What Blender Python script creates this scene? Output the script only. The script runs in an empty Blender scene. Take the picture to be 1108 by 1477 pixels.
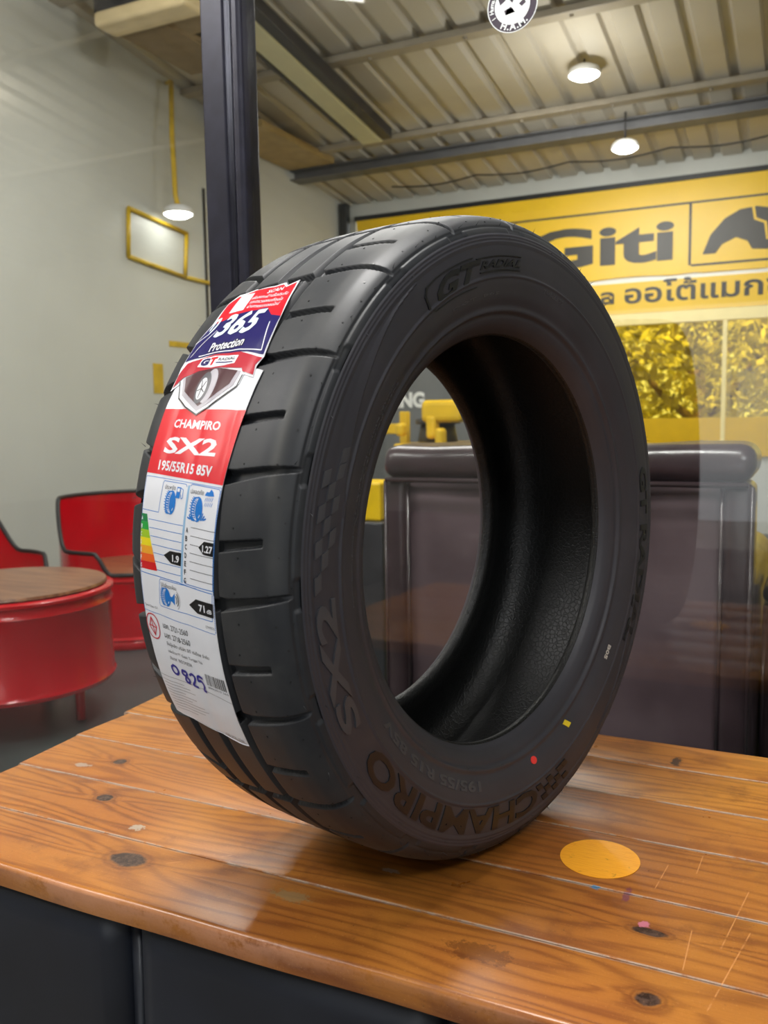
import bpy, bmesh, math, random
import numpy as np
from mathutils import Matrix, Vector
from mathutils.geometry import tessellate_polygon

random.seed(4); RNG = np.random.default_rng(4)
S = bpy.context.scene
COL = S.collection
PI = math.pi

# ------------------------------------------------------------------ camera
CAM = np.array([0.33536861, -0.81083691, 0.41451492])
YAW, PITCH, ROLL, FPX = 2.02078592, 0.10691339, -0.01607049, 1274.2
d = np.array([math.cos(YAW)*math.cos(PITCH), math.sin(YAW)*math.cos(PITCH), -math.sin(PITCH)])
r = np.array([math.sin(YAW), -math.cos(YAW), 0.0]); u = np.cross(r, d)
r, u = r*math.cos(ROLL)+u*math.sin(ROLL), -r*math.sin(ROLL)+u*math.cos(ROLL)
cd = bpy.data.cameras.new('camera'); cam = bpy.data.objects.new('camera', cd); COL.objects.link(cam)
cam.matrix_world = Matrix(((r[0], u[0], -d[0], CAM[0]), (r[1], u[1], -d[1], CAM[1]), (r[2], u[2], -d[2], CAM[2]), (0, 0, 0, 1)))
cd.sensor_fit = 'VERTICAL'; cd.sensor_height = 36.0; cd.lens = FPX/1477*36.0
cd.clip_start = 0.02; cd.clip_end = 200
cd.dof.use_dof = True; cd.dof.focus_distance = 0.82; cd.dof.aperture_fstop = 10.0
S.camera = cam

# ------------------------------------------------------------------ world, lights, exposure
S.view_settings.view_transform = 'Standard'; S.view_settings.look = 'None'
S.view_settings.gamma = 1.0; S.view_settings.exposure = 0.2
S.view_settings.use_curve_mapping = False
w = bpy.data.worlds.new('World'); S.world = w; w.use_nodes = True
bg = w.node_tree.nodes['Background']
bg.inputs[0].default_value = (0.93, 0.97, 1.0, 1); bg.inputs[1].default_value = 1.35

def area(name, loc, target, size, size_y, power, col=(1, 1, 1), spread=180):
    L = bpy.data.lights.new(name, 'AREA'); L.shape = 'RECTANGLE'; L.size = size; L.size_y = size_y
    L.energy = power; L.color = col; L.spread = math.radians(spread)
    o = bpy.data.objects.new(name, L); COL.objects.link(o); o.location = loc
    o.rotation_euler = (Vector(target)-Vector(loc)).to_track_quat('-Z', 'Y').to_euler()
    return o
# lamps of the bay the table stands in (overhead LED tubes), the lounge lamps, and an added fill for the tyre's sidewall
area('overhead_lamp_light', (-0.12, -0.06, 2.40), (-0.12, -0.06, 0), 0.6, 0.22, 44, (1.0, 0.98, 0.95))
area('bay_lamp_light', (-1.9, -1.5, 2.45), (-0.8, -0.2, 0), 1.2, 0.5, 34, (1.0, 0.98, 0.96))
area('side_fill_light', (1.6, -2.2, 2.4), (0.2, 0, 0), 0.9, 0.4, 27, (0.96, 0.98, 1.0))  # fill light added to lift the near sidewall
def bulb(name, loc, power, rad=.06, col=(1, .97, .92)):
    L = bpy.data.lights.new(name, 'POINT'); L.energy = power; L.shadow_soft_size = rad; L.color = col
    o = bpy.data.objects.new(name, L); COL.objects.link(o); o.location = loc; return o
bulb('added_bay_light', (-3.5, -1.2, 2.42), 42); bulb('added_bay_light', (0.9, -1.4, 2.4), 16); bulb('added_bay_light', (-4.6, -2.2, 2.3), 60)  # point lights added to streak the bay ceiling ribs and their reflection
area('lounge_lamp_light', (-1.2, 2.2, 2.25), (-1.2, 2.2, 0), 1.4, 1.4, 44, (1.0, 0.97, 0.93))
area('lounge_back_lamp_light', (-0.8, 4.3, 1.95), (-1.0, 5.2, 0.6), 1.4, .8, 26, (1.0, 0.97, 0.92))
bulb('lounge_bulb_light', (-0.87, 4.05, 2.0), 11); bulb('lounge_bulb_light', (-1.9, 1.9, 2.1), 15)
sun = bpy.data.lights.new('sun', 'SUN'); sun.energy = 7.0; sun.angle = 0.05; sun.color = (1, .96, .88)
so = bpy.data.objects.new('sun', sun); COL.objects.link(so); so.rotation_euler = (math.radians(40), math.radians(25), 0)

# ------------------------------------------------------------------ material helpers
def lin(c):
    return tuple(((x/255)/12.92 if x/255 <= 0.04045 else ((x/255+0.055)/1.055)**2.4) for x in c)+(1.0,)

class N:
    """tiny wrapper for building math in shader nodes"""
    def __init__(s, nt, sock): s.nt, s.s = nt, sock
    def _m(s, op, *a):
        n = s.nt.nodes.new('ShaderNodeMath'); n.operation = op
        for i, x in enumerate((s,)+a):
            if isinstance(x, N): s.nt.links.new(x.s, n.inputs[i])
            else: n.inputs[i].default_value = x
        return N(s.nt, n.outputs[0])
    def __add__(s, o): return s._m('ADD', o)
    def __radd__(s, o): return s._m('ADD', o)
    def __sub__(s, o): return s._m('SUBTRACT', o)
    def __rsub__(s, o): return s._m('MULTIPLY', -1.0)._m('ADD', o)
    def __mul__(s, o): return s._m('MULTIPLY', o)
    def __rmul__(s, o): return s._m('MULTIPLY', o)
    def abs(s): return s._m('ABSOLUTE')
    def sqrt(s): return s._m('SQRT')
    def pow(s, o): return s._m('POWER', o)
    def sin(s): return s._m('SINE')
    def min(s, o): return s._m('MINIMUM', o)
    def max(s, o): return s._m('MAXIMUM', o)
    def ss(s, a, b, lo=0.0, hi=1.0):
        n = s.nt.nodes.new('ShaderNodeMapRange'); n.interpolation_type = 'SMOOTHSTEP'
        s.nt.links.new(s.s, n.inputs[0])
        for i, v in enumerate((a, b, lo, hi)): n.inputs[i+1].default_value = v
        return N(s.nt, n.outputs[0])

def new_mat(name):
    m = bpy.data.materials.new(name); m.use_nodes = True
    nt = m.node_tree; b = nt.nodes['Principled BSDF']
    return m, nt, b
def noise(nt, vec, scale, detail=3, rough=0.5, dist=0.0):
    n = nt.nodes.new('ShaderNodeTexNoise'); n.inputs['Scale'].default_value = scale
    n.inputs['Detail'].default_value = detail; n.inputs['Roughness'].default_value = rough; n.inputs['Distortion'].default_value = dist
    if vec is not None: nt.links.new(vec, n.inputs['Vector'])
    return N(nt, n.outputs['Fac'])
def objco(nt):
    return nt.nodes.new('ShaderNodeTexCoord').outputs['Object']
def mapping(nt, vec, scale=(1, 1, 1), loc=(0, 0, 0)):
    n = nt.nodes.new('ShaderNodeMapping'); nt.links.new(vec, n.inputs[0])
    n.inputs['Scale'].default_value = scale; n.inputs['Location'].default_value = loc
    return n.outputs[0]
def mixc(nt, fac, a, b, mode='MIX'):
    n = nt.nodes.new('ShaderNodeMix'); n.data_type = 'RGBA'; n.blend_type = mode
    for k, x in ((0, fac), (6, a), (7, b)):
        if isinstance(x, N): nt.links.new(x.s, n.inputs[k])
        elif hasattr(x, 'is_output'): nt.links.new(x, n.inputs[k])
        else: n.inputs[k].default_value = x
    return n.outputs[2]
def bump(nt, b, h, strength=0.3, dist=0.002):
    n = nt.nodes.new('ShaderNodeBump'); n.inputs['Strength'].default_value = strength; n.inputs['Distance'].default_value = dist
    nt.links.new(h.s, n.inputs['Height']); nt.links.new(n.outputs[0], b.inputs['Normal'])
def simple(name, rgb, rough=0.5, metal=0.0, var=0.12, scale=12, bmp=0.0, coat=0.0, emit=None, es=1.0, spec=0.5):
    m, nt, b = new_mat(name)
    c = lin(rgb); co = objco(nt); nz = noise(nt, co, scale, 4)
    dark = tuple(x*(1-var) for x in c[:3])+(1,); lite = tuple(min(1, x*(1+var)) for x in c[:3])+(1,)
    nt.links.new(mixc(nt, nz.ss(.3, .7), dark, lite), b.inputs['Base Color'])
    b.inputs['Roughness'].default_value = rough; b.inputs['Metallic'].default_value = metal
    b.inputs['Coat Weight'].default_value = coat; b.inputs['Coat Roughness'].default_value = 0.08
    b.inputs['Specular IOR Level'].default_value = spec
    if bmp: bump(nt, b, nz, bmp, 0.003)
    if emit: b.inputs['Emission Color'].default_value = lin(emit); b.inputs['Emission Strength'].default_value = es
    return m

# ------------------------------------------------------------------ mesh helpers
def mesh_obj(name, V, F, mats, parent=None, mi=None, smooth=False, loc=None):
    me = bpy.data.meshes.new(name)
    me.from_pydata([tuple(map(float, v)) for v in V], [], [tuple(map(int, f)) for f in F])
    if not isinstance(mats, (list, tuple)): mats = [mats]
    for m in mats: me.materials.append(m)
    if mi is not None: me.polygons.foreach_set('material_index', np.asarray(mi, dtype=np.int32))
    if smooth: me.polygons.foreach_set('use_smooth', np.ones(len(me.polygons), dtype=bool))
    me.update()
    o = bpy.data.objects.new(name, me); COL.objects.link(o)
    if parent: o.parent = parent
    if loc: o.location = loc
    return o
def quads_obj(name, V, Q, mat, parent=None, smooth=True):
    me = bpy.data.meshes.new(name); V = np.asarray(V, np.float32); Q = np.asarray(Q, np.int32)
    me.vertices.add(len(V)); me.vertices.foreach_set('co', V.ravel())
    me.loops.add(Q.size); me.loops.foreach_set('vertex_index', Q.ravel())
    me.polygons.add(len(Q)); me.polygons.foreach_set('loop_start', np.arange(0, Q.size, 4, dtype=np.int32))
    me.polygons.foreach_set('use_smooth', np.full(len(Q), smooth, dtype=bool))
    me.materials.append(mat); me.update(calc_edges=True); me.validate()
    o = bpy.data.objects.new(name, me); COL.objects.link(o)
    if parent: o.parent = parent
    return o
class MB:
    def __init__(s): s.bm = bmesh.new(); s.m = 0
    def _new(s, geo_before): pass
    def box(s, lo, hi, bev=0.0, seg=2, mi=0, rot=None, piv=None):
        g = bmesh.ops.create_cube(s.bm, size=1.0); vs = g['verts']
        lo = Vector(lo); hi = Vector(hi); c = (lo+hi)/2; sz = hi-lo
        for v in vs: v.co = Vector((v.co.x*sz.x, v.co.y*sz.y, v.co.z*sz.z))+c
        fs = {f for v in vs for f in v.link_faces}
        if bev > 0:
            es = list({e for v in vs for e in v.link_edges})
            rr = bmesh.ops.bevel(s.bm, geom=es+list(vs), offset=bev, segments=seg, affect='EDGES', profile=0.5)
            fs = set(rr['faces']) | {f for v in rr['verts'] for f in v.link_faces}
        allv = {v for f in fs for v in f.verts}
        if rot is not None:
            p = Vector(piv) if piv is not None else c
            for v in allv: v.co = rot @ (v.co-p)+p
        for f in fs: f.material_index = mi
        return list(allv)
    def cyl(s, p0, p1, r0, r1=None, n=24, mi=0, caps=True):
        r1 = r0 if r1 is None else r1
        p0 = Vector(p0); p1 = Vector(p1); ax = (p1-p0).normalized()
        t = ax.orthogonal().normalized(); b = ax.cross(t)
        A = [s.bm.verts.new(p0+(t*math.cos(2*PI*i/n)+b*math.sin(2*PI*i/n))*r0) for i in range(n)]
        B = [s.bm.verts.new(p1+(t*math.cos(2*PI*i/n)+b*math.sin(2*PI*i/n))*r1) for i in range(n)]
        for i in range(n):
            f = s.bm.faces.new((A[i], A[(i+1) % n], B[(i+1) % n], B[i])); f.smooth = True; f.material_index = mi
        if caps:
            s.bm.faces.new(A[::-1]).material_index = mi; s.bm.faces.new(B).material_index = mi
    def tube(s, pts, rad, n=10, mi=0):
        pts = [Vector(p) for p in pts]
        prev = None; t = (pts[1]-pts[0]).normalized().orthogonal().normalized()
        for k, p in enumerate(pts):
            ax = (pts[min(k+1, len(pts)-1)]-pts[max(k-1, 0)]).normalized()
            t = (t-ax*t.dot(ax)).normalized(); b = ax.cross(t)
            R = rad[k] if isinstance(rad, (list, tuple)) else rad
            ring = [s.bm.verts.new(p+(t*math.cos(2*PI*i/n)+b*math.sin(2*PI*i/n))*R) for i in range(n)]
            if prev:
                for i in range(n):
                    f = s.bm.faces.new((prev[i], prev[(i+1) % n], ring[(i+1) % n], ring[i])); f.smooth = True; f.material_index = mi
            else: s.bm.faces.new(ring[::-1]).material_index = mi
            prev = ring
        s.bm.faces.new(prev).material_index = mi
    def prism(s, pts, axis, lo, hi, mi=0):
        """pts 2D polygon; axis 'y': pts=(x,z) extruded along y; 'z': pts=(x,y); 'x': pts=(y,z)"""
        def P(p, h):
            return {'y': (p[0], h, p[1]), 'z': (p[0], p[1], h), 'x': (h, p[0], p[1])}[axis]
        A = [s.bm.verts.new(P(p, lo)) for p in pts]; B = [s.bm.verts.new(P(p, hi)) for p in pts]
        n = len(pts)
        for tri in tessellate_polygon([[Vector((p[0], p[1], 0)) for p in pts]]):
            s.bm.faces.new([A[i] for i in tri]).material_index = mi
            s.bm.faces.new([B[i] for i in tri][::-1]).material_index = mi
        for i in range(n):
            s.bm.faces.new((A[i], A[(i+1) % n], B[(i+1) % n], B[i])).material_index = mi
    def lathe(s, prof, c=(0, 0, 0), n=48, mi=0, smooth=True):
        rings = []
        for (R, z) in prof:
            rings.append([s.bm.verts.new((c[0]+R*math.cos(2*PI*i/n), c[1]+R*math.sin(2*PI*i/n), c[2]+z)) for i in range(n)])
        for a, b in zip(rings, rings[1:]):
            for i in range(n):
                f = s.bm.faces.new((a[i], a[(i+1) % n], b[(i+1) % n], b[i])); f.smooth = smooth; f.material_index = mi
        if prof[0][0] > 1e-6: s.bm.faces.new(rings[0][::-1]).material_index = mi
        if prof[-1][0] > 1e-6: s.bm.faces.new(rings[-1]).material_index = mi
    def out(s, name, mats, parent=None, smooth=None, loc=None):
        bmesh.ops.recalc_face_normals(s.bm, faces=s.bm.faces)
        me = bpy.data.meshes.new(name); s.bm.to_mesh(me); s.bm.free()
        if not isinstance(mats, (list, tuple)): mats = [mats]
        for m in mats: me.materials.append(m)
        if smooth is not None: me.polygons.foreach_set('use_smooth', np.full(len(me.polygons), smooth, dtype=bool))
        if smooth:
            try: me.set_sharp_from_angle(angle=math.radians(40))
            except Exception: pass
        o = bpy.data.objects.new(name, me); COL.objects.link(o)
        if parent: o.parent = parent
        if loc: o.location = loc
        return o
def thing(name, label, cat, loc=(0, 0, 0), rz=0.0, group=None):
    o = bpy.data.objects.new(name, None); COL.objects.link(o); o.location = loc; o.rotation_euler = (0, 0, rz)
    o.empty_display_size = 0.05
    o['label'] = label; o['category'] = cat
    if group: o['group'] = group
    return o
def tag(o, label, cat, group=None):
    o['label'] = label; o['category'] = cat
    if group: o['group'] = group
    return o
def struct(o): o['kind'] = 'structure'; return o

_txt = {}
def text_arrays(string, bold=0.0, extrude=0.0, res=3):
    """glyph outlines of the built-in font as a mesh: (verts Nx3, tris)"""
    key = (string, bold, extrude, res)
    if key in _txt: return _txt[key]
    cu = bpy.data.curves.new('t', 'FONT'); cu.body = string; cu.size = 1.0; cu.offset = bold; cu.extrude = extrude
    cu.resolution_u = res; cu.fill_mode = 'BOTH' if extrude else 'FRONT'
    o = bpy.data.objects.new('t', cu); COL.objects.link(o)
    dg = bpy.context.evaluated_depsgraph_get(); me = o.evaluated_get(dg).to_mesh()
    V = np.array([v.co[:] for v in me.vertices]).reshape(-1, 3); me.calc_loop_triangles()
    T = np.array([t.vertices[:] for t in me.loop_triangles]).reshape(-1, 3)
    o.evaluated_get(dg).to_mesh_clear(); bpy.data.objects.remove(o); bpy.data.curves.remove(cu)
    _txt[key] = (V, T); return V, T

def refine(V, T, L, attrs=0):
    """split long edges of a triangle soup so it can be bent onto a curved surface"""
    bm = bmesh.new(); vs = [bm.verts.new(v) for v in V]
    for t in T:
        try: bm.faces.new([vs[i] for i in t])
        except ValueError: pass
    bmesh.ops.remove_doubles(bm, verts=bm.verts, dist=1e-7)
    for _ in range(7):
        es = [e for e in bm.edges if (e.verts[0].co.xy-e.verts[1].co.xy).length > L]
        if not es: break
        bmesh.ops.subdivide_edges(bm, edges=es, cuts=1)
        bmesh.ops.triangulate(bm, faces=[f for f in bm.faces if len(f.verts) > 3])
    bm.verts.index_update()
    Vo = np.array([v.co[:] for v in bm.verts]).reshape(-1, 3); To = [[v.index for v in f.verts] for f in bm.faces]
    bm.free(); return Vo, To

# ------------------------------------------------------------------ materials
M = {}
M['wall'] = simple('white painted wall', (198, 200, 194), 0.42, var=.05, scale=1.5)
M['ceiling'] = simple('beige roof sheet', (196, 188, 172), 0.3, var=.05, scale=2)
M['purlin'] = simple('beige steel purlin', (160, 150, 132), 0.5, var=.05)
M['beam'] = simple('grey steel beam', (92, 92, 94), 0.5, var=.08)
M['floor'] = simple('dark grey floor', (62, 72, 72), 0.35, var=.12, scale=4)
M['concrete'] = simple('concrete floor', (96, 93, 90), 0.5, var=.12, scale=5)
M['frame'] = simple('dark anodised aluminium', (38, 38, 50), 0.32, metal=.3, var=.18, scale=30)
M['frame2'] = simple('black rubber glazing bead', (26, 30, 36), 0.3, var=.1)
M['red'] = simple('red gloss paint', (196, 4, 26), 0.22, var=.08, scale=5, coat=.4)
M['blacktrim'] = simple('black rubber trim', (30, 28, 30), 0.5)
M['yellowpaint'] = simple('yellow paint', (205, 170, 40), 0.4, var=.15)
M['signyellow'] = simple('yellow sign sheet', (244, 198, 22), 0.35, var=.04, scale=2)
M['signblack'] = simple('black sign lettering', (52, 48, 44), 0.4, var=.08)
M['signwhite'] = simple('white sign backing', (240, 240, 235), 0.4, var=.02)
M['white'] = simple('white plastic', (225, 225, 222), 0.4, var=.03)
M['cream'] = simple('cream plastic', (226, 205, 160), 0.45, var=.04)
M['brown'] = simple('brown grille', (150, 128, 92), 0.5, var=.1)
M['tan'] = simple('tan board', (172, 146, 92), 0.5, var=.1)
M['chrome'] = simple('chrome', (200, 200, 205), 0.12, metal=1, var=.02)
M['darkplastic'] = simple('dark plastic', (34, 34, 42), 0.4, var=.1)
M['diffuser'] = simple('cream lamp diffuser', (214, 208, 168), 0.5, var=.03)
M['glow'] = simple('lit lamp', (255, 255, 255), 0.5, emit=(255, 255, 250), es=14)
M['panel'] = simple('black wrapped panel', (27, 31, 40), 0.42, var=.25, scale=8, bmp=.05)
M['toolyellow'] = simple('yellow machine paint', (232, 190, 40), 0.35, var=.06)
M['tooldark'] = simple('dark machine metal', (58, 58, 62), 0.4, var=.15)
M['leaf'] = simple('green leaves', (178, 172, 92), 0.6, var=.4, scale=3)
M['bark'] = simple('bark', (110, 90, 70), 0.8, var=.3)
M['ground'] = simple('pale pavement', (196, 188, 172), 0.8, var=.1, scale=1)
M['orange'] = simple('orange plastic', (206, 130, 50), 0.4)
M['carpaint'] = simple('pale car paint', (238, 228, 190), 0.25, var=.03, coat=.5)
M['tyrewall'] = simple('dull tyre rubber', (34, 34, 36), 0.6, var=.2)
M['pinkpad'] = simple('pale pad', (236, 214, 214), 0.5)

def glass_mat(name, tint=(1, 1, 1, 1), ior=1.5):
    m, nt, b = new_mat(name); nt.nodes.remove(b)
    out = nt.nodes['Material Output']
    tr = nt.nodes.new('ShaderNodeBsdfTransparent'); tr.inputs[0].default_value = tint
    gl = nt.nodes.new('ShaderNodeBsdfGlossy'); gl.inputs['Roughness'].default_value = 0.0
    lw = nt.nodes.new('ShaderNodeLayerWeight'); lw.inputs[0].default_value = 0.5
    f0 = ((ior-1)/(ior+1))**2
    fac = N(nt, lw.outputs['Facing']).pow(5.0)*(1-f0)+f0
    mx = nt.nodes.new('ShaderNodeMixShader')
    nt.links.new(fac.s, mx.inputs[0]); nt.links.new(tr.outputs[0], mx.inputs[1]); nt.links.new(gl.outputs[0], mx.inputs[2])
    nt.links.new(mx.outputs[0], out.inputs[0]); return m
M['glass'] = glass_mat('clear window glass', (.97, .98, .97, 1), 1.55)
M['yellowglass'] = glass_mat('yellow tinted glass', (0.98, 0.85, 0.30, 1), 1.5)

# leather
m, nt, b = new_mat('dark brown leather'); co = objco(nt)
n1 = noise(nt, co, 9, 4); n2 = noise(nt, co, 140, 2)
nt.links.new(mixc(nt, n1.ss(.3, .7), lin((48, 37, 41)), lin((68, 54, 59))), b.inputs['Base Color'])
b.inputs['Roughness'].default_value = .3; b.inputs['Coat Weight'].default_value = .3; b.inputs['Coat Roughness'].default_value = .2
bump(nt, b, n1*1.0+n2*.08, .35, .01); M['leather'] = m
m, nt, b = new_mat('lit brown leather panel'); co = objco(nt)  # lighter copy of the leather: light on the backrest put into its colour
n1 = noise(nt, co, 5, 4); n2 = noise(nt, co, 140, 2)
nt.links.new(mixc(nt, n1.ss(.3, .7), lin((82, 66, 72)), lin((108, 92, 98))), b.inputs['Base Color'])
b.inputs['Roughness'].default_value = .42; bump(nt, b, n1*1.0+n2*.08, .3, .01); M['leatherlit'] = m
# rubber for tread
def rubber(name, base, dust, rough, fine=600):
    m, nt, b = new_mat(name); co = objco(nt)
    n1 = noise(nt, co, 14, 5, .6); n2 = noise(nt, co, fine, 2); n3 = noise(nt, mapping(nt, co, (1, 1, 1), (3, 1, 2)), 45, 4, .7)
    at = nt.nodes.new('ShaderNodeAttribute'); at.attribute_name = 'scuff'; sc = N(nt, at.outputs['Fac'])
    f = (n1.ss(.42, .75)*.35+n3.ss(.55, .8)*.2+sc*1.0).min(1.0)
    nt.links.new(mixc(nt, f, lin(base), lin(dust)), b.inputs['Base Color'])
    rr = (n1*.14+(rough-.07)); nt.links.new(rr.s, b.inputs['Roughness'])
    bump(nt, b, n2*.5+n3*.5, .12, .0006); return m
M['rubber'] = rubber('black tread rubber', (35, 38, 43), (76, 76, 74), .50)
M['sidewall'] = rubber('black sidewall rubber', (54, 54, 61), (72, 71, 78), .52)
M['emboss'] = rubber('smooth embossed rubber', (22, 23, 26), (34, 34, 36), .42)
M['embosslight'] = rubber('lighter embossed rubber', (68, 69, 74), (86, 86, 89), .46)
m, nt, b = new_mat('inner liner rubber'); co = objco(nt)
vo = nt.nodes.new('ShaderNodeTexVoronoi'); vo.feature = 'DISTANCE_TO_EDGE'; vo.inputs['Scale'].default_value = 190; nt.links.new(co, vo.inputs[0])
e = N(nt, vo.outputs[0]).ss(.0, .12)
nt.links.new(mixc(nt, e, lin((17, 19, 19)), lin((7, 8, 8))), b.inputs['Base Color']); b.inputs['Roughness'].default_value = .5
bump(nt, b, e, .35, .0008); M['liner'] = m
# paper and inks
def ink(name, rgb, rough=.32): return simple(name, rgb, rough, var=.02, scale=40)
INK = {k: ink('ink '+k, v) for k, v in dict(white=(232, 234, 240), red=(222, 18, 38), navy=(22, 16, 92), blue=(18, 118, 205), paleblue=(150, 190, 225), black=(22, 22, 24), grey=(90, 90, 96),
       green=(20, 132, 70), green2=(30, 160, 60), lime=(160, 200, 30), yellow=(245, 225, 20), amber=(245, 170, 40), orange=(240, 100, 30), crimson=(214, 20, 30),
       pen=(22, 28, 150), tisred=(205, 45, 60), maroon=(70, 28, 38), silver=(176, 172, 180), darkred=(182, 18, 44), ice=(214, 236, 244)).items()}

# ------------------------------------------------------------------ tyre geometry
PR = np.array([(.2975, 0), (.2974, .02), (.2968, .05), (.2952, .07), (.2925, .082), (.287, .092), (.2786, .099), (.262, .1025), (.248, .103), (.235, .102), (.222, .098), (.214, .0935), (.2075, .0915), (.200, .0875), (.195, .083), (.1915, .078)])
SA = np.concatenate([[0], np.cumsum(np.hypot(*np.diff(PR, axis=0).T))]); SEND = SA[-1]
_fs = np.linspace(-.03, SEND+.01, 2300)
_fr = np.interp(np.abs(_fs), SA, PR[:, 0]); _fa = np.sign(_fs)*np.interp(np.abs(_fs), SA, PR[:, 1])
_k = np.exp(-0.5*(np.arange(-60, 61)*(_fs[1]-_fs[0])/.0028)**2); _k /= _k.sum()
def _sm(a):
    p = np.concatenate([2*a[0]-a[60:0:-1], a, 2*a[-1]-a[-2:-62:-1]]); return np.convolve(p, _k, 'valid')
_fr2, _fa2 = _sm(_fr), _sm(_fa)
wt = np.clip((SEND-np.abs(_fs))/.02, 0, 1); _fr = _fr*(1-wt)+_fr2*wt; _fa = _fa*(1-wt)+_fa2*wt
_nr = np.gradient(_fa, _fs); _na = -np.gradient(_fr, _fs); _nl = np.hypot(_nr, _na); _nr, _na = _nr/_nl, _na/_nl
R0 = .2975
def surf(th, s, h=0.0):
    """tyre-local point: th radians round the tyre, s metres from the crown (+ towards the near side), h above the rubber"""
    th = np.asarray(th, float); s = np.asarray(s, float); a_ = np.abs(s); sg = np.where(s < 0, -1.0, 1.0)
    rr = np.interp(a_, _fs, _fr)+h*np.interp(a_, _fs, _nr); aa = sg*(np.interp(a_, _fs, _fa)+h*np.interp(a_, _fs, _na))
    return np.stack([rr*np.cos(th), -aa, R0+rr*np.sin(th)], -1)
def sst(x, a, b):
    t = np.clip((x-a)/(b-a), 0, 1); return t*t*(3-2*t)
def groove(dist, hw, edge=.0009):
    return 1-sst(np.abs(dist), hw-edge*.3, hw+edge)
def tread_h(th, s):
    deg = np.degrees(th) % 360; H = np.zeros_like(deg)
    for c, hw in ((.0305, .0040), (-.006, .0045), (-.042, .0042)):
        H = np.maximum(H, .0068*groove(s-c, hw))
    def per(val, p=18.0): return (val+p/2) % p-p/2
    arc = PI/180*.297
    # lateral shoulder grooves, near side
    t = (s-.04)/.06
    dm = per(deg-(201.2-2.0*t+1.5*np.clip(.5-t, 0, 1)**2*0))*arc
    hw = np.interp(s, [.03, .045, .092, .108], [.0044, .0038, .0019, .0010])
    dep = np.interp(s, [.030, .034, .088, .098, .106], [.0066, .0066, .0050, .0022, .0])
    H = np.maximum(H, dep*groove(dm, hw))
    # extra scoop on the lower block corner where groove meets the centre groove
    dm2 = (dm+.003); H = np.maximum(H, .0045*groove(dm2, .0035*np.clip((.047-s)/.014, 0, 1)+1e-5)*(s > .032)*(s < .047))
    dn = per(deg-(192.9-1.6*t))*arc
    H = np.maximum(H, .0058*groove(dn, np.interp(s, [.03, .05, .079], [.0036, .0030, .0024]))*(sst(s, .030, .032))*(1-sst(s, .0775, .0790)))
    # rim line at the end of the blocks
    H = np.maximum(H, .0009*groove(s-.1005, .0008)*(1-.0*dm))
    H = np.maximum(H, .0016*sst(s, .0985, .1035)*groove(dm, .0105, .004))
    # far shoulder
    t = (-s-.045)/.05
    dm = per(deg-(199.2-3*t))*arc
    H = np.maximum(H, .0066*groove(dm, .0030)*sst(-s, .042, .045)*np.interp(-s, [.09, .106], [1, 0]))
    return -H
def side_h(th, s):
    deg = np.degrees(th) % 360; a_ = np.abs(s); H = np.zeros_like(deg)
    for c, hh in ((.1092, .0006), (.1120, .0006), (.1150, .0006)):
        H += hh*np.exp(-((a_-c)/.0010)**2)
    H -= .0005*sst(a_, .1170, .1178)*(1-sst(a_, .1425, .1435))
    H += .0010*np.exp(-((a_-.1445)/.0012)**2)
    H += .0018*np.exp(-((a_-.1745)/.0020)**2)
    H -= .0008*np.exp(-((a_-.1790)/.0018)**2)
    # swept facets beside the big lettering
    for off in (0.0, 180.0):
        D = (deg-off-2) % 360
        A = np.interp(D, [122, 130, 142, 156, 165, 172], [.1185, .1215, .1300, .1385, .1430, .1440])
        B = np.interp(D, [122, 130, 142, 156, 165, 172], [.1180, .1190, .1230, .1270, .1300, .1300])
        inside = (D > 122) & (D < 172)
        H += inside*.0012*np.clip((172-D)/8, 0, 1)*np.clip((a_-B)/(np.maximum(A-B, 1e-4)), 0, 1)*(a_ < A+.0004)
    return H
def loop_grid(name, s_list, nth, mat, hfun, parent, pts=None):
    th = np.linspace(0, 2*PI, nth, endpoint=False)
    if pts is None:
        SS, TH = np.meshgrid(np.asarray(s_list), th, indexing='ij'); V = surf(TH, SS, hfun(TH, SS)) if hfun else surf(TH, SS)
    else:
        Rr = np.array([p[0] for p in pts])[:, None]; Aa = np.array([p[1] for p in pts])[:, None]
        V = np.stack([Rr*np.cos(th)[None], -Aa+0*th[None], R0+Rr*np.sin(th)[None]], -1)
    ns = V.shape[0]; i, j = np.meshgrid(np.arange(ns-1), np.arange(nth), indexing='ij'); j2 = (j+1) % nth
    Q = np.stack([i*nth+j, (i+1)*nth+j, (i+1)*nth+j2, i*nth+j2], -1).reshape(-1, 4)
    return quads_obj(name, V.reshape(-1, 3), Q, mat, parent)

TYRE = thing('tyre', 'large black car tyre standing upright on the wooden tabletop, paper label on its tread', 'tyre', (0, 0, 0), 1.2931064888746282)
NTH = 2600
def pick(a, b, step): return list(np.linspace(a, b, max(2, int(round((b-a)/step))+1)))
tread = loop_grid('tread', pick(-.1075, .1075, .0009), NTH, M['rubber'], tread_h, TYRE)
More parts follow.
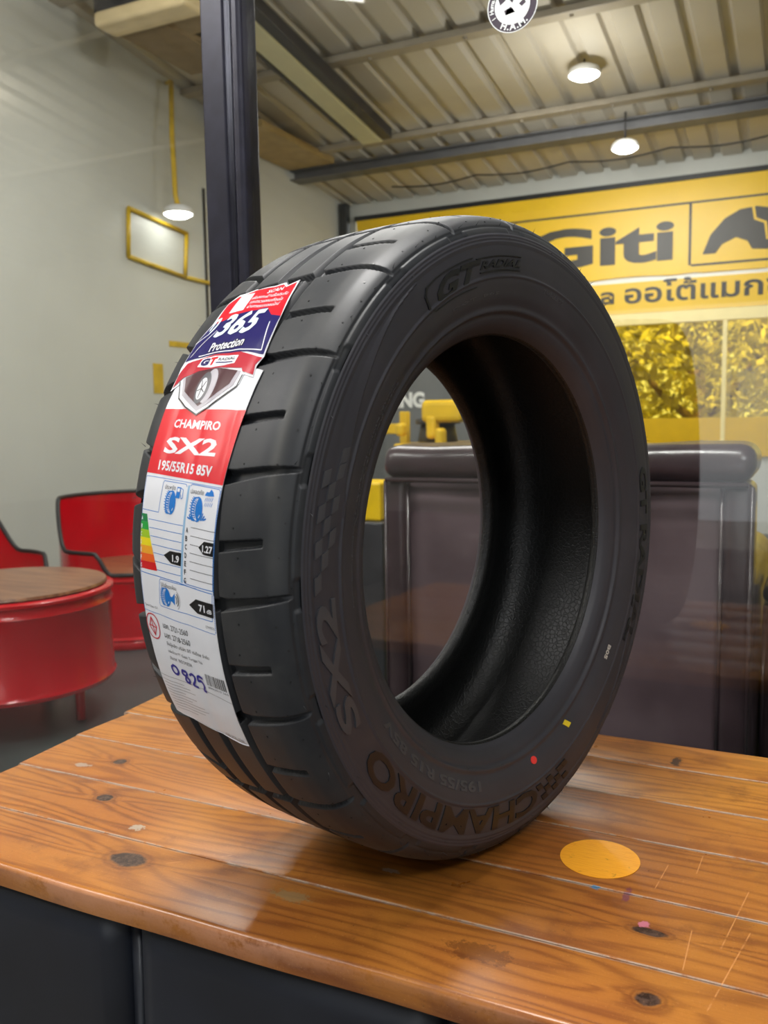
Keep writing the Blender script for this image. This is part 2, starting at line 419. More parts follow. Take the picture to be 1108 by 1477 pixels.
# wear mark on the shoulder blocks: long paler streak
me = tread.data; nv = len(me.vertices); nsr = nv//NTH
TT = np.degrees(np.tile(np.linspace(0, 2*PI, NTH, endpoint=False), nsr)); SSr = np.repeat(np.array(pick(-.1075, .1075, .0009)), NTH)
def blob(tc, tw, sc, sw, p=2): return np.exp(-np.abs((TT-tc)/tw)**4-np.abs((SSr-sc)/sw)**p)
scf = .75*blob(158, 10, .0815, .0045)+.35*blob(128, 14, .078, .012)+.3*blob(172, 8, .088, .006)+.25*blob(115, 8, .06, .02)
at = me.attributes.new('scuff', 'FLOAT', 'POINT'); at.data.foreach_set('value', scf.astype(np.float32))
side_s = pick(.1075, .150, .0007)+pick(.150, SEND, .0014)[1:]
loop_grid('sidewall', side_s, NTH, M['sidewall'], side_h, TYRE)
loop_grid('sidewall', [-x for x in side_s[::-3]][::-1] if False else [-x for x in side_s], 1000, M['sidewall'], side_h, TYRE)
inner = [(.1915, .078), (.1902, .0765), (.1900, .074), (.1915, .0705), (.195, .0675), (.201, .0665), (.209, .069), (.219, .0745), (.232, .081), (.246, .0845), (.260, .0835), (.271, .077), (.279, .064), (.2825, .045), (.2832, .02)]
inner = inner+[(.2832, 0)]+[(a, -b) for a, b in inner[::-1]]
# densify inner profile with Catmull-Rom
def crom(P_, k=5):
    P_ = np.array(P_); out = []
    for i in range(len(P_)-1):
        p0, p1, p2, p3 = P_[max(i-1, 0)], P_[i], P_[i+1], P_[min(i+2, len(P_)-1)]
        for t in np.linspace(0, 1, k, endpoint=False):
            out.append(.5*((2*p1)+(-p0+p2)*t+(2*p0-5*p1+4*p2-p3)*t*t+(-p0+3*p1-3*p2+p3)*t**3))
    out.append(P_[-1]); return np.array(out)
loop_grid('inner_liner', None, 720, M['liner'], None, TYRE, pts=crom(inner))

def tyre_text(name, string, deg0, deg1, s_top, s_bot, mat, bold=0.02, h=.0005, shear=0.0, base=-.0008, res=3):
    """raised lettering reading with its tops towards the tread; deg0 -> deg1 decreasing"""
    V, T = text_arrays(string, bold, .5, res)
    lo, hi = V.min(0), V.max(0)
    U = (V-lo)/(hi-lo)
    U[:, 0] = (U[:, 0]+shear*(U[:, 1]-.5))
    W = abs(math.radians(deg1-deg0))*.25; Hh = s_bot-s_top
    V2, T2 = refine(np.stack([U[:, 0]*W, U[:, 1]*Hh, U[:, 2]*.001], -1), T, .004)
    th = math.radians(deg0)-(V2[:, 0]/W)*math.radians(deg0-deg1); s = s_bot-V2[:, 1]
    P_ = surf(th, s, base+np.where(V2[:, 2] > .0005, h-base, 0.0))
    return mesh_obj(name, P_, T2, mat, TYRE)
def tyre_polys(name, polys, mat, h=.0005, base=-.0006, L=.004, parent=None):
    """polys in (deg, s) raised patches"""
    Vs, Fs = [], []
    for poly in polys:
        n = len(poly); tr = tessellate_polygon([[Vector((math.radians(p[0])*.25, p[1], 0)) for p in poly]])
        V2, T2 = refine(np.array([(math.radians(p[0])*.25, p[1], 0) for p in poly]), tr, L)
        o = len(Vs); Vs += list(surf(V2[:, 0]/.25, V2[:, 1], h)); Fs += [tuple(i+o for i in t) for t in T2]
        # rim
        pts = []
        for i in range(n):
            a, b = np.array(poly[i], float), np.array(poly[(i+1) % n], float); k = max(1, int(abs(a[0]-b[0])/1.0)+1)
            pts += [a+(b-a)*t/k for t in range(k)]
        pts = np.array(pts); A = surf(np.radians(pts[:, 0]), pts[:, 1], h); B = surf(np.radians(pts[:, 0]), pts[:, 1], base)
        o = len(Vs); Vs += list(A)+list(B); k = len(pts)
        Fs += [(o+i, o+(i+1) % k, o+k+(i+1) % k, o+k+i) for i in range(k)]
    return mesh_obj(name, Vs, Fs, mat, parent or TYRE)

# main model lettering on the near wall (two sets, opposite each other as on the mould)
tyre_text('raised_lettering', 'CHAMPIRO', 276.0, 213.0, .1195, .1415, M['emboss'], .03, .0005)
tyre_text('raised_lettering', 'SX2', 206.5, 182.6, .1180, .1370, M['embosslight'], .03, .0008)
tyre_text('raised_lettering', 'GT', 120.0, 106.2, .1275, .1460, M['emboss'], .035, .0005, shear=.25)
tyre_text('raised_lettering', 'RADIAL', 104.6, 90.5, .1300, .1365, M['emboss'], .03, .0005, shear=.1)
tyre_text('raised_lettering', '195/55 R15 85V', 254.0, 212.0, .1560, .1655, M['embosslight'], .03, .0005)
tyre_polys('logo_bars', [[(105.5, .1385), (91, .1385), (91, .1395), (105.3, .1395)], [(106, .1440), (91.5, .1440), (91.5, .1450), (105.8, .1450)], [(106, .1268), (90.5, .1268), (90.5, .1276), (105.8, .1276)]], M['emboss'], .0005)
tyre_polys('logo_outline', [[(123.8, .132), (122.5, .1265), (119, .1248), (107, .1248), (107, .1255), (119, .1256), (122, .1272), (123.2, .1325), (123.2, .143), (121.5, .1478), (107, .149), (107, .1497), (122, .1486), (123.8, .1435)]], M['emboss'], .0005)
def checks(d0, step, s0, rows, pat):
    out = []
    for c, rws in enumerate(pat):
        for rr in rws:
            a0 = d0-c*step; s_ = s0+rr*rows; sk = .9*rr
            out.append([(a0-sk, s_), (a0-step*.94-sk, s_), (a0-step*.94-sk-.9, s_+rows*.94), (a0-sk-.9, s_+rows*.94)])
    return out
tyre_polys('chequer_flag', checks(181.6, 2.75, .1185, .0062, [[0], [1], [0, 2], [1], [0, 2], [1, ], [0, 2], [2]]), M['embosslight'], .0006)
tyre_polys('chequer_flag', checks(291.5, 2.2, .1195, .0068, [[2], [0, 2], [1], [0, 2], [1], [0, 2]]), M['emboss'], .0005)
tyre_text('raised_lettering', 'GT RADIAL', 13.0, -33.0, .1230, .1400, M['emboss'], .035, .0005)
tyre_text('small_print', 'SAFETY WARNING : SERIOUS INJURY MAY RESULT FROM TIRE FAILURE DUE TO UNDERINFLATION', 186.0, 139.0, .1600, .1625, M['embosslight'], .01, .0003, res=1)
tyre_text('small_print', 'ONLY SPECIALLY TRAINED PERSONS SHOULD MOUNT TIRES', 170.0, 139.0, .1650, .1672, M['embosslight'], .01, .0003, res=1)
tyre_text('small_print', 'TUBELESS', 81.0, 72.0, .1480, .1520, M['embosslight'], .01, .0003, res=1)
tyre_text('small_print', 'DOT  B05', 116.0, 98.0, .1575, .1600, M['embosslight'], .01, .0003, res=1)
# paint marks
def disc_poly(dc, sc, rd, rs, n=20): return [(dc+rd*math.cos(2*PI*i/n), sc+rs*math.sin(2*PI*i/n)) for i in range(n)]
M['redmark'] = simple('red paint mark', (226, 58, 54), .5); M['yellowmark'] = simple('yellow paint mark', (232, 208, 40), .5); M['whitemark'] = simple('white stamp', (196, 192, 184), .5)
o = tyre_polys('red_paint_dot', [disc_poly(277.5, .1640, 1.15, .0037)], M['redmark'], .0007); o['label'] = 'round red balance mark'
o = tyre_polys('yellow_paint_mark', [[(296.2, .1615), (294.6, .1605), (293.6, .1680), (295.2, .1690)]], M['yellowmark'], .0007); o['label'] = 'small yellow balance mark'
o = tyre_text('white_stamp', 'B05', 323.2, 319.0, .1570, .1612, M['whitemark'], .02, .0006, base=.0001)
# moulding hairs
V, F = [], []
def hair(dg, s, ln, lean=(0, 0)):
    th = math.radians(dg); P0 = surf(th, s, -.0002); P1 = surf(th+lean[0], s+lean[1], ln)
    ax = P1-P0; ax /= np.linalg.norm(ax); t = np.cross(ax, (.3, .5, .8)); t /= np.linalg.norm(t); b2 = np.cross(ax, t); o = len(V)
    for k in range(5): V.append(P0+(t*math.cos(k*1.2566)+b2*math.sin(k*1.2566))*.00035)
    V.append(P1)
    for k in range(5): F.append((o+k, o+(k+1) % 5, o+5))
for k in range(60):
    hair(k*6+RNG.uniform(-1, 1), .097+RNG.uniform(-.002, .004), RNG.uniform(.0025, .0055), (RNG.uniform(-.01, .01), RNG.uniform(-.002, .002)))
for k in range(45): hair(k*8+RNG.uniform(-1, 1), -.095, RNG.uniform(.003, .005), (RNG.uniform(-.01, .01), 0))
for k in range(16): hair(k*22.5+11, .1985, .006, (0, .002))
for k in range(24): hair(k*15+4, .112, .004, (.01, .001)); hair(k*15+9, .1745, .003, (.008, .002))
o = mesh_obj('moulding_hairs', V, F, M['rubber'], TYRE); o['kind'] = 'stuff'
# little moulded pips on the blocks
pips = []
for k in range(20):
    b0 = 201.2-18*k
    for dd, s_ in ((-2.0, .052), (-2.2, .083), (-7.0, .056), (-11.0, .050), (-15.6, .054), (-15.8, .088), (-7.5, .092), (-12.3, .095)):
        pips.append(disc_poly(b0+dd, s_, .16, .0008, 8))
o = tyre_polys('moulded_pips', pips, M['emboss'], .0004); o['kind'] = 'stuff'

# ------------------------------------------------------------------ printed paper label on the tread
def wrinkle(x, y):
    return .00011*np.sin(x/6.1+1.3*np.sin(y/23.))+.00010*np.sin(y/5.3+x/14.)*np.sin(x/11.+.5)+.00012*np.sin((x+y*.6)/8.3)-.0005*np.exp(-((x-95.5)/4.5)**2)-.00045*np.exp(-((x-59.)/5.)**2)-.0003*np.exp(-((x-23.)/5.)**2)
def label_pt(x, y, h):
    x = np.asarray(x, float); y = np.asarray(y, float)
    return surf(np.radians(148+y/5.19), x/1000-.065, .0010+wrinkle(x, y)+h)
class Print:
    def __init__(s): s.d = {}
    def add(s, col, V, T, lev=1):
        vs, ts = s.d.setdefault((col, lev), ([], [])); o = len(vs); vs += [tuple(v[:2]) for v in V]; ts += [tuple(i+o for i in t) for t in T]
    def poly(s, col, pts, lev=1):
        s.add(col, pts, tessellate_polygon([[Vector((p[0], p[1], 0)) for p in pts]]), lev)
    def line(s, col, pts, wd=.5, lev=1, closed=False):
        if closed: pts = list(pts)+[pts[0]]
        for a, b in zip(pts, pts[1:]):
            a, b = np.array(a, float), np.array(b, float); L = np.hypot(*(b-a))
            if L < 1e-6: continue
            t = (b-a)/L; n = np.array([-t[1], t[0]])*wd/2; a = a-t*wd*.3; b = b+t*wd*.3
            s.add(col, [a+n, b+n, b-n, a-n], [(0, 1, 2), (0, 2, 3)], lev)
    def text(s, col, string, x0, y0, x1, h, slope=.065, bold=.01, lev=2, shear=0.0):
        """x0,y0 = lower-left corner, x1 right end, h height in mm"""
        V, T = text_arrays(string, bold, 0.0, 2)
        if len(V) == 0: return
        lo, hi = V.min(0), V.max(0); U = (V-lo)/np.maximum(hi-lo, 1e-6)
        X = x0+U[:, 0]*(x1-x0)+shear*U[:, 1]*h; Y = y0-U[:, 1]*h+slope*(X-x0)
        s.add(col, np.stack([X, Y], -1), T, lev)
    def build(s, groups, parent):
        """groups: {object name: [colour names]}"""
        for name, cols in groups.items():
            Vs, Fs, mi, mats = [], [], [], []
            for (c, lev), (vs, ts) in sorted(s.d.items(), key=lambda k: k[0][1]):
                if c not in cols: continue
                if INK[c] not in mats: mats.append(INK[c])
                V2, T2 = refine(np.array([(a, b, 0) for a, b in vs]), ts, 2.6)
                o = len(Vs); Vs += list(label_pt(V2[:, 0], V2[:, 1], lev*.00013)); Fs += [tuple(i+o for i in t) for t in T2]; mi += [mats.index(INK[c])]*len(T2)
            if Vs: mesh_obj(name, Vs, Fs, mats, parent, mi)
def sheet(name, outline, lev, mat, parent, thick=.0002):
    tr = tessellate_polygon([[Vector((p[0], p[1], 0)) for p in outline]])
    V2, T2 = refine(np.array([(a, b, 0) for a, b in outline]), tr, 2.2)
    n = len(V2); Vs = list(label_pt(V2[:, 0], V2[:, 1], lev*.00013)) + list(label_pt(V2[:, 0], V2[:, 1], lev*.00013-thick))
    Fs = [tuple(t) for t in T2]+[tuple(i+n for i in t[::-1]) for t in T2]
    from collections import Counter
    cnt = Counter(); dr = {}
    for t in T2:
        for a, b in ((t[0], t[1]), (t[1], t[2]), (t[2], t[0])):
            cnt[frozenset((a, b))] += 1; dr[frozenset((a, b))] = (a, b)
    Fs += [(dr[e][0], dr[e][1], dr[e][1]+n, dr[e][0]+n) for e, c in cnt.items() if c == 1]
    return mesh_obj(name, Vs, Fs, mat, parent, smooth=True)
SL = .065
lab = sheet('paper_label', [(100, 4), (108.5, 6), (105.5, 38), (99.5, 97), (95.5, 140), (93.5, 176), (94.5, 177), (93.5, 206), (92, 255), (91, 280), (91, 305), (80, 305), (68, 303), (48, 299), (35, 297), (22, 295.5), (3, 293), (1, 257), (1, 200), (-.5, 167), (.3, 118), (-.5, 91), (2, 60), (3, 30), (8, 2)], 0, INK['white'], TYRE)
lab['label'] = 'long white paper label with a red panel, energy rating table and handwritten number'
p = Print()
p.poly('red', [(3, 35.5), (106, 38.8), (99.6, 95.8), (-.2, 88.5), (1.5, 60)], 1)
p.text('white', 'CHAMPIRO', 22.5, 52, 83, 7.3, .05, .03, 2)
p.text('white', 'SX2', 18, 73, 85, 13.5, .03, .03, 2, shear=.12)
p.text('white', '195/55R15 85V', 16, 86.5, 85, 8.2, .055, .03, 2)
def dots(a, b, n, wd=.55):
    for i in range(n):
        t = i/n; x = a[0]+(b[0]-a[0])*t; y = a[1]+(b[1]-a[1])*t
        dx, dy = (b[0]-a[0])/n*.55, (b[1]-a[1])/n*.55
        p.line('blue', [(x, y), (x+dx, y+dy)], wd, 1)
dots((.5, 91.2), (98.8, 97.8), 58); dots((98.8, 98), (92.6, 206), 62); dots((.5, 92), (.8, 199), 60); dots((1, 199), (92.6, 206.4), 54)
p.line('blue', [(.5, 118), (24, 119.6), (26.2, 96.2), (27.5, 94.8), (56.5, 96.6), (58, 98.5)], .5)
p.line('blue', [(.3, 168), (54, 171.4), (55, 172), (92.8, 175.6)], .6)
p.line('blue', [(62.5, 97.6), (64, 96.3), (96.3, 98.8), (97.7, 100.5), (93.6, 173.5), (60.5, 171.2), (59, 169)], .55)
p.poly('paleblue', [(59.3, 97.2), (61.7, 97.4), (57.8, 171.3), (55.4, 171.1)], 1)
# energy bars
for i, c in enumerate(['green', 'green2', 'lime', 'yellow', 'amber', 'orange', 'crimson']):
    y0 = 121.5+i*6.25; xr = 8.5+i*2.3; p.poly(c, [(0, y0), (xr, y0+.3), (xr+2.2, y0+6.5), (0, y0+6.15)], 1)
    p.text('white', 'ABCDEFG'[i], .6, y0+5.4, 2.8, 3.4, 0, .02, 2)
    p.text('black', 'ABCDEFG'[i], 61.9-i*.35, 132.6+i*6.35, 64.6-i*.35, 4, .05, .02, 2)
    yl = 124.8+i*6.35
    p.line('blue' if i else 'blue', [(11.5+i*2.1, yl+SL*(11+i*2)), (57.4-i*.33, yl+SL*57-.6)], .45)
    p.line('grey', [(68, yl+3.6), (96.5-i*.35, yl+3.6+SL*28)], .45)
p.poly('black', [(34.5, 152), (43, 148.1), (56.8, 148.6), (56.2, 158.6), (44, 157.6)], 2); p.text('white', '1.9', 46, 156.2, 54.4, 5.6, .05, .03, 3)
p.poly('black', [(78.8, 142.4), (85.3, 137.6), (95.6, 138.2), (95.0, 148.2), (84.6, 147.2)], 2); p.text('white', '1.27', 83.6, 145.6, 94.5, 5.4, .05, .03, 3)
p.line('blue', [(75, 173.6), (28.5, 171.2), (27, 172.6), (24.2, 191.6), (25.4, 193.2), (90.5, 196.6), (92.8, 176.4)], .5)
p.poly('black', [(64.5, 187), (73.8, 181.6), (93, 183.2), (92.4, 194), (74, 192.6)], 2); p.text('white', '71', 76.5, 190.6, 83.4, 5.6, .05, .03, 3); p.text('white', 'dB', 85.5, 191, 91, 3.2, .05, .02, 3)
def mini_tyre(cx, cy, wx, hy, splash=False):
    n = 26; ell = [(cx+wx*math.cos(2*PI*i/n), cy+hy*math.sin(2*PI*i/n)+.065*wx*math.cos(2*PI*i/n)) for i in range(n)]
    p.poly('blue', ell, 2)
    ell2 = [(cx-wx*.55+wx*.85*math.cos(2*PI*i/n), cy+hy*.97*math.sin(2*PI*i/n)) for i in range(n)]; p.poly('blue', ell2, 2)
    for i in range(11):
        a = math.radians(110+i*14); x = cx-wx*.1+wx*.75*math.cos(a)*1.3; y = cy+hy*.86*math.sin(a); p.line('white', [(x, y), (x+wx*.38, y+.2)], .55, 3)
        x = cx-wx*.55+wx*.9*math.cos(a); y = cy+hy*.98*math.sin(a); p.line('blue', [(x, y), (x-1.0, y-.4)], .7, 2)
    p.line('white', [(cx-wx*.05, cy-hy*.85), (cx-wx*.45, cy-hy*.3), (cx-wx*.45, cy+hy*.4), (cx-wx*.05, cy+hy*.88)], .4, 3)
    p.line('white', [(cx+wx*.55, cy+hy*.45), (cx+wx*.35, cy+hy*.65)], .7, 3)
mini_tyre(40.5, 111.2, 6, 9.3); mini_tyre(74.2, 114.6, 6, 9.4); mini_tyre(35.5, 184.8, 5.4, 7.4)
for sx in (-1, 1):
    for k in range(3): p.line('blue', [(74+sx*(5+k*1.6), 122.5-k*.2), (74+sx*(7.2+k*2.0), 117.6+k*1.8)], 1.2, 2)
p.poly('blue', [(46.4, 99), (51.4, 99.3), (50.8, 107.8), (45.6, 107.4)], 2); p.poly('white', [(47.3, 100), (50.6, 100.2), (50.4, 102.8), (47, 102.6)], 3)
p.line('blue', [(51.4, 99.8), (54.2, 101), (54.4, 107), (52.8, 108), (52, 105)], .5, 2)
p.poly('blue', [(81, 104), (83, 101.3), (86, 101.5), (88, 99.3), (90.6, 101.2), (92, 104.3), (86, 104.5)], 2)
for k in range(5): p.line('blue', [(83+k*2, 105.8), (81.8+k*2, 108.3)], .45, 2); p.line('blue', [(83+k*2, 109.5), (82+k*2, 112)], .45, 2)
p.poly('blue', [(40, 183), (43, 184), (47, 180.5), (46, 190), (42.6, 187.4), (40, 187.5)], 2)
for k, R in enumerate((3.2, 5.2)):
    p.line('black', [(46+R*math.cos(a), 185.6+R*1.15*math.sin(a)) for a in np.radians(np.linspace(-50, 50, 7))], .8, 2)
p.line('grey', [(46+7*math.cos(a), 185.8+8*math.sin(a)) for a in np.radians(np.linspace(-60, 60, 9))], .3, 2)
p.text('black', 'ประหยัด', 29.5, 101, 44, 3.6, .05, .0, 2); p.text('black', 'ปลอดภัย', 63.6, 103.2, 79.5, 3.8, .05, .0, 2); p.text('black', 'ใส่ใจสิ่งแวดล้อม', 29, 177, 49.5, 3.4, .05, .0, 2)
p.text('grey', 'Tyre Class C1', 2.5, 196, 20, 2.4, .065, 0, 2); p.text('grey', '(2WR2)', 82, 203, 92, 2.6, .065, 0, 2)
# standards mark: rounded frame and diamond
cx, cy = 9.8, 212.2; n = 24
p.line('tisred', [(cx+8.6*math.copysign(abs(math.cos(a))**.8, math.cos(a))+.0, cy+10.5*math.copysign(abs(math.sin(a))**.8, math.sin(a))) for a in np.linspace(0, 2*PI, n, endpoint=False)], 1.0, 2, True)
p.line('tisred', [(cx-1, cy-7.6), (cx+5, cy), (cx+1, cy+7.6), (cx-5, cy), (cx-1, cy-7.6)], 1.1, 2); p.line('tisred', [(cx-5, cy-.8), (cx+5, cy+.8)], .9, 2); p.line('tisred', [(cx-1, cy-7.6), (cx+1, cy+7.6)], .9, 2)
p.text('black', 'มอก. 2721-2560', 24, 211.4, 57, 4.6, .06, .0, 2); p.text('black', 'มอก. 2718-2560', 24, 219.4, 57.5, 4.6, .06, .0, 2)
p.text('black', 'ชื่อผู้ผลิต บริษัท จีที เรเดียล จำกัด', 25, 226.6, 79, 4.2, .06, -.002, 2); p.text('grey', 'ผลิตโดย PT Gajah Tunggal Tbk', 25, 232.6, 69, 3.4, .06, 0, 2); p.text('grey', 'ประเทศ  INDONESIA', 25, 238, 54, 3.2, .06, 0, 2)
p.line('grey', [(1, 256), (30, 256.4), (60, 258), (92, 264)], .35, 1)
for k in range(10): p.line('grey', [(3+k*.7, 260+k*3.05), (3+k*.7+(30, 36, 41, 25, 38, 30, 44, 47, 40, 28)[k], 260.6+k*3.05)], .35, 1)
p.line('grey', [(92.5, 262), (92, 300)], .3, 1); p.line('grey', [(89.5, 303), (60, 300), (30, 295)], .3, 1); p.text('grey', 'TISI 2721-2560', 66, 300.5, 88, 2.6, .06, 0, 2)
xb = 68.
rb = random.Random(2)
while xb < 90.5:
    wd = rb.choice((.4, .5, .9, 1.2)); p.poly('black', [(xb, 242.5+(xb-68)*.06), (xb+wd, 242.5+(xb-68)*.06), (xb+wd-.3, 252+(xb-68)*.1), (xb-.3, 252+(xb-68)*.1)], 1); xb += wd+rb.choice((.6, .8, 1.1))
p.text('grey', '8992919 365', 68, 255.2, 91, 1.8, .09, 0, 1)
# handwriting with a felt pen
def pen(pts, wd=2.1):
    c = crom(pts, 6); p.line('pen', [tuple(q) for q in c], wd, 3)
pen([(27, 243.2), (23.8, 245.2), (24.6, 249.4), (28.6, 251), (31.6, 248.6), (30.6, 244.6), (26.6, 243.0)])
pen([(42.6, 246.2), (38.4, 245.4), (37.4, 248.6), (41.8, 250.6), (44.6, 253.4), (42.6, 256), (39.4, 254.4), (40.8, 250.6), (43.4, 247.8), (42, 245.4)])
pen([(47, 247.8), (50.4, 246.4), (53, 249), (51.2, 253), (48.4, 256.4), (53.8, 257.4)]); pen([(62.8, 247.6), (57.6, 246.8), (56.6, 251), (60.4, 250.8), (62.8, 254.2), (61.2, 258.4), (63.4, 259.4)])
GR = dict(red_panel=['red'], printing=['black', 'grey', 'white'], blue_printing=['blue', 'paleblue'], energy_bars=['green', 'green2', 'lime', 'yellow', 'amber', 'orange', 'crimson'], standards_mark=['tisred'], pen_number=['pen'])
p.build(GR, lab)
for c in lab.children:
    if c.name.startswith('pen_number'): c['label'] = 'blue felt-pen handwriting'

# upper promotional sticker
st = sheet('promotion_sticker', [(18, -82), (38, -86), (39, -84.6), (50, -86), (71, -88.6), (76, -84), (86, -89.5), (94, -56), (98.3, -35), (103, -6), (99, 1.5), (101, 11.6), (89, 9), (88, 17), (72, 28), (49, 42.6), (30, 34), (17, 27), (11, 14), (1, 19.8), (2.5, 6), (1, -2), (5, -31), (11, -47), (12, -72)], 4, INK['white'], TYRE)
st['label'] = 'red and navy promotional sticker with 365 above a shield'
p = Print()
p.poly('red', [(19, -79), (38, -84), (70, -86), (76, -81.5), (85, -86.5), (96, -44), (85, -44), (78, -52), (14, -44), (13, -70)], 5)
p.poly('navy', [(14, -45.5), (37, -54), (72, -58), (84, -48), (95.5, -46), (101, -8), (80, -12), (41, -12.4), (3, -8), (6, -30), (12, -44)], 6)
p.line('white', [(88, -40), (96, -12.5), (70, -14.5), (41, -14), (20, -11.5)], .9, 7); p.line('white', [(4.5, -26), (16, -34), (20, -48)], .9, 7); p.line('white', [(8, -12), (24, -38)], .7, 7)
p.text('ice', '365', 24, -29.5, 70, 25, -.05, .03, 8, shear=.26)
p.text('ice', 'T)', 11, -33, 20, 17, -.35, .06, 8, shear=.1)
p.text('black', 'Protection', 30, -14.2, 71, 9.6, -.09, .075, 8); p.text('white', 'Protection', 30.6, -14.6, 70.4, 9.0, -.09, .02, 9)
p.text('white', 'SCAN', 56, -77, 74, 4.6, -.05, .02, 6); p.text('white', 'เพื่อลงทะเบียนรับประกัน', 42, -71, 85, 4.6, .0, .01, 6); p.text('white', 'และตรวจสอบเงื่อนไข', 44, -65.6, 84, 4.4, .03, .01, 6); p.text('white', 'ผ่านทางระบบออนไลน์', 45, -60, 84, 4.2, .03, .01, 6)
p.poly('white', [(22.5, -80.2), (39, -80.6), (42, -58.6), (23.5, -57.6)], 6)
# ribbon and shield
p.poly('darkred', [(9, -5.5), (41, -12), (73, -12), (102, -5), (97, 0.5), (99.6, 9.6), (86, 6.4), (84, 3.4), (57, 1.2), (30, 3.2), (12.5, 8.6), (3, 17), (4, 3)], 7)
p.poly('white', [(25, -1), (28, -8.5), (43, -10.2), (73, -8.8), (72, -1.6), (45, 1.0)], 8)
p.text('navy', 'G', 27.5, -1.2, 38.5, 7, -.03, .07, 9, shear=.1); p.text('crimson', 'T', 39, -1.2, 47.5, 7.6, -.03, .06, 9, shear=.1); p.text('black', 'RADIAL', 50, -5.0, 71, 2.6, .0, .02, 9)
p.line('navy', [(48.5, -3.4), (69, -2.9)], 1.0, 9)
p.line('black', [(10.5, 12), (17.5, 27), (31, 35), (49, 42), (71, 28.6), (86, 19), (87.6, 9.6)], 1.3, 5)
p.poly('silver', [(13.5, 9.5), (20, 24.5), (48, 39), (82, 18), (84.5, 6), (57, 2.5), (30, 4.5)], 6)
p.poly('maroon', [(16.5, 8.5), (21.5, 21), (48, 35), (77, 17), (80.5, 5.5), (57, 1.8), (30, 3.6)], 7)
n = 24
p.poly('silver', [(52+8*math.cos(2*PI*i/n), 17.5+15*math.sin(2*PI*i/n)) for i in range(n)], 8); p.poly('grey', [(45.5+8*math.cos(2*PI*i/n), 19+14*math.sin(2*PI*i/n)) for i in range(n)], 9)
p.poly('white', [(45+5.2*math.cos(2*PI*i/n), 20+9.6*math.sin(2*PI*i/n)) for i in range(n)], 10)
for i in range(5):
    a = 2*PI*i/5+.4; p.line('black', [(45, 20), (45+4.4*math.cos(a), 20+8*math.sin(a))], .9, 11)
p.build(dict(sticker_printing=list(INK)), st)

# ------------------------------------------------------------------ wooden table
m, nt, b = new_mat('varnished pine'); co = objco(nt)
sp = nt.nodes.new('ShaderNodeSeparateXYZ'); nt.links.new(co, sp.inputs[0]); X = N(nt, sp.outputs[0]); Y = N(nt, sp.outputs[1])
oi = nt.nodes.new('ShaderNodeObjectInfo'); rnd = N(nt, oi.outputs['Random'])
cmb = nt.nodes.new('ShaderNodeCombineXYZ'); nt.links.new((X*1.6).s, cmb.inputs[0]); nt.links.new((Y*11.0).s, cmb.inputs[1]); nt.links.new((rnd*37.0).s, cmb.inputs[2])
warp = noise(nt, cmb.outputs[0], 1.6, 2, .5)
KNOTS = [(-.237, -.198, .020, .0125), (.244, -.203, .0095, .0085), (.232, -.118, .015, .0055), (-.357, -.101, .010, .009), (-.414, -.013, .009, .008), (-.12, .005, .004, .003)]
g = Y*950.0+warp*95.0
pull = None; knot = None; ringz = None
kn_noise = noise(nt, co, 90, 4, .65); pn = noise(nt, co, 170, 4, .7)
for (kx, ky, ra, rb_) in KNOTS:
    dx = (X-kx)*(1/ra); dy = (Y-ky)*(1/rb_)
    dist = (dx*dx*.35+dy*dy).sqrt()
    distk = (dx*dx+dy*dy).sqrt()+(kn_noise-.5)*.7
    wgt = dist.ss(0.9, 5.0, 1.0, 0.0)
    dome = (dist*-0.55)._m('EXPONENT')*34.0
    sgn = (Y-ky)._m('SIGN')
    g = g+dome*sgn*1.0
    rz = dist*5.5*wgt
    kk = distk.ss(.75, 1.15, 1.0, 0.0); knot = kk if knot is None else knot.max(kk)
    halo = distk.ss(1.0, 2.3, 1.0, 0.0)*((distk*11.0).sin()*.3+.7); ringz = halo if ringz is None else ringz.max(halo)
grain = (g*.5+noise(nt, mapping(nt, co, (3, 60, 1)), 3, 3)*4.0).sin()*.5+.5
fine = noise(nt, mapping(nt, co, (8, 420, 1)), 4, 3, .6)
big = noise(nt, co, 5.0, 4, .6); blot = noise(nt, mapping(nt, co, (1, 1, 1), (7, 3, 0)), 17, 5, .65)
band = grain.pow(2.2)*(big.ss(.3, .7, .45, 1.0))
colA = mixc(nt, big.ss(.3, .75), lin((184, 122, 46)), lin((158, 94, 34)))
c1 = mixc(nt, (band*.78+fine.ss(.45, .75)*.3).min(1.0), colA, lin((98, 48, 16)))
c1 = mixc(nt, blot.ss(.52, .74)*.6, c1, lin((84, 42, 20)))
c1 = mixc(nt, (rnd*.35), c1, lin((166, 98, 50)))
c1 = mixc(nt, ringz*.6, c1, lin((92, 42, 18)))
c1 = mixc(nt, knot*.95, c1, mixc(nt, pn.ss(.42, .6), lin((34, 24, 22)), lin((78, 60, 52))))
# dirt specks, pale worn seams, patches of dried glue
speck = noise(nt, co, 240, 2, .6); c1 = mixc(nt, speck.ss(.70, .76)*blot.ss(.4, .6)*.8, c1, lin((40, 26, 20)))
seamn = noise(nt, mapping(nt, co, (1, 1, 1), (2, 9, 0)), 26, 5, .75)
sm = None
for ys in (-.165, -.067, .037, .133, .231):
    wv = (Y-ys+(seamn-.5)*.0020).abs(); s_ = wv.ss(.0013, .0030, 1, 0); sm = s_ if sm is None else sm.max(s_)
c1 = mixc(nt, sm*seamn.ss(.36, .55)*.85, c1, lin((170, 150, 132)))
def patch(c, px, py, rx, ry, rgb, amt=.9):
    q = (((X-px)*(1/rx)).pow(2.0)+((Y-py)*(1/ry)).pow(2.0)).sqrt()+(seamn-.5)*1.4
    return mixc(nt, q.ss(.7, 1.05, 1, 0)*amt, c, lin(rgb))
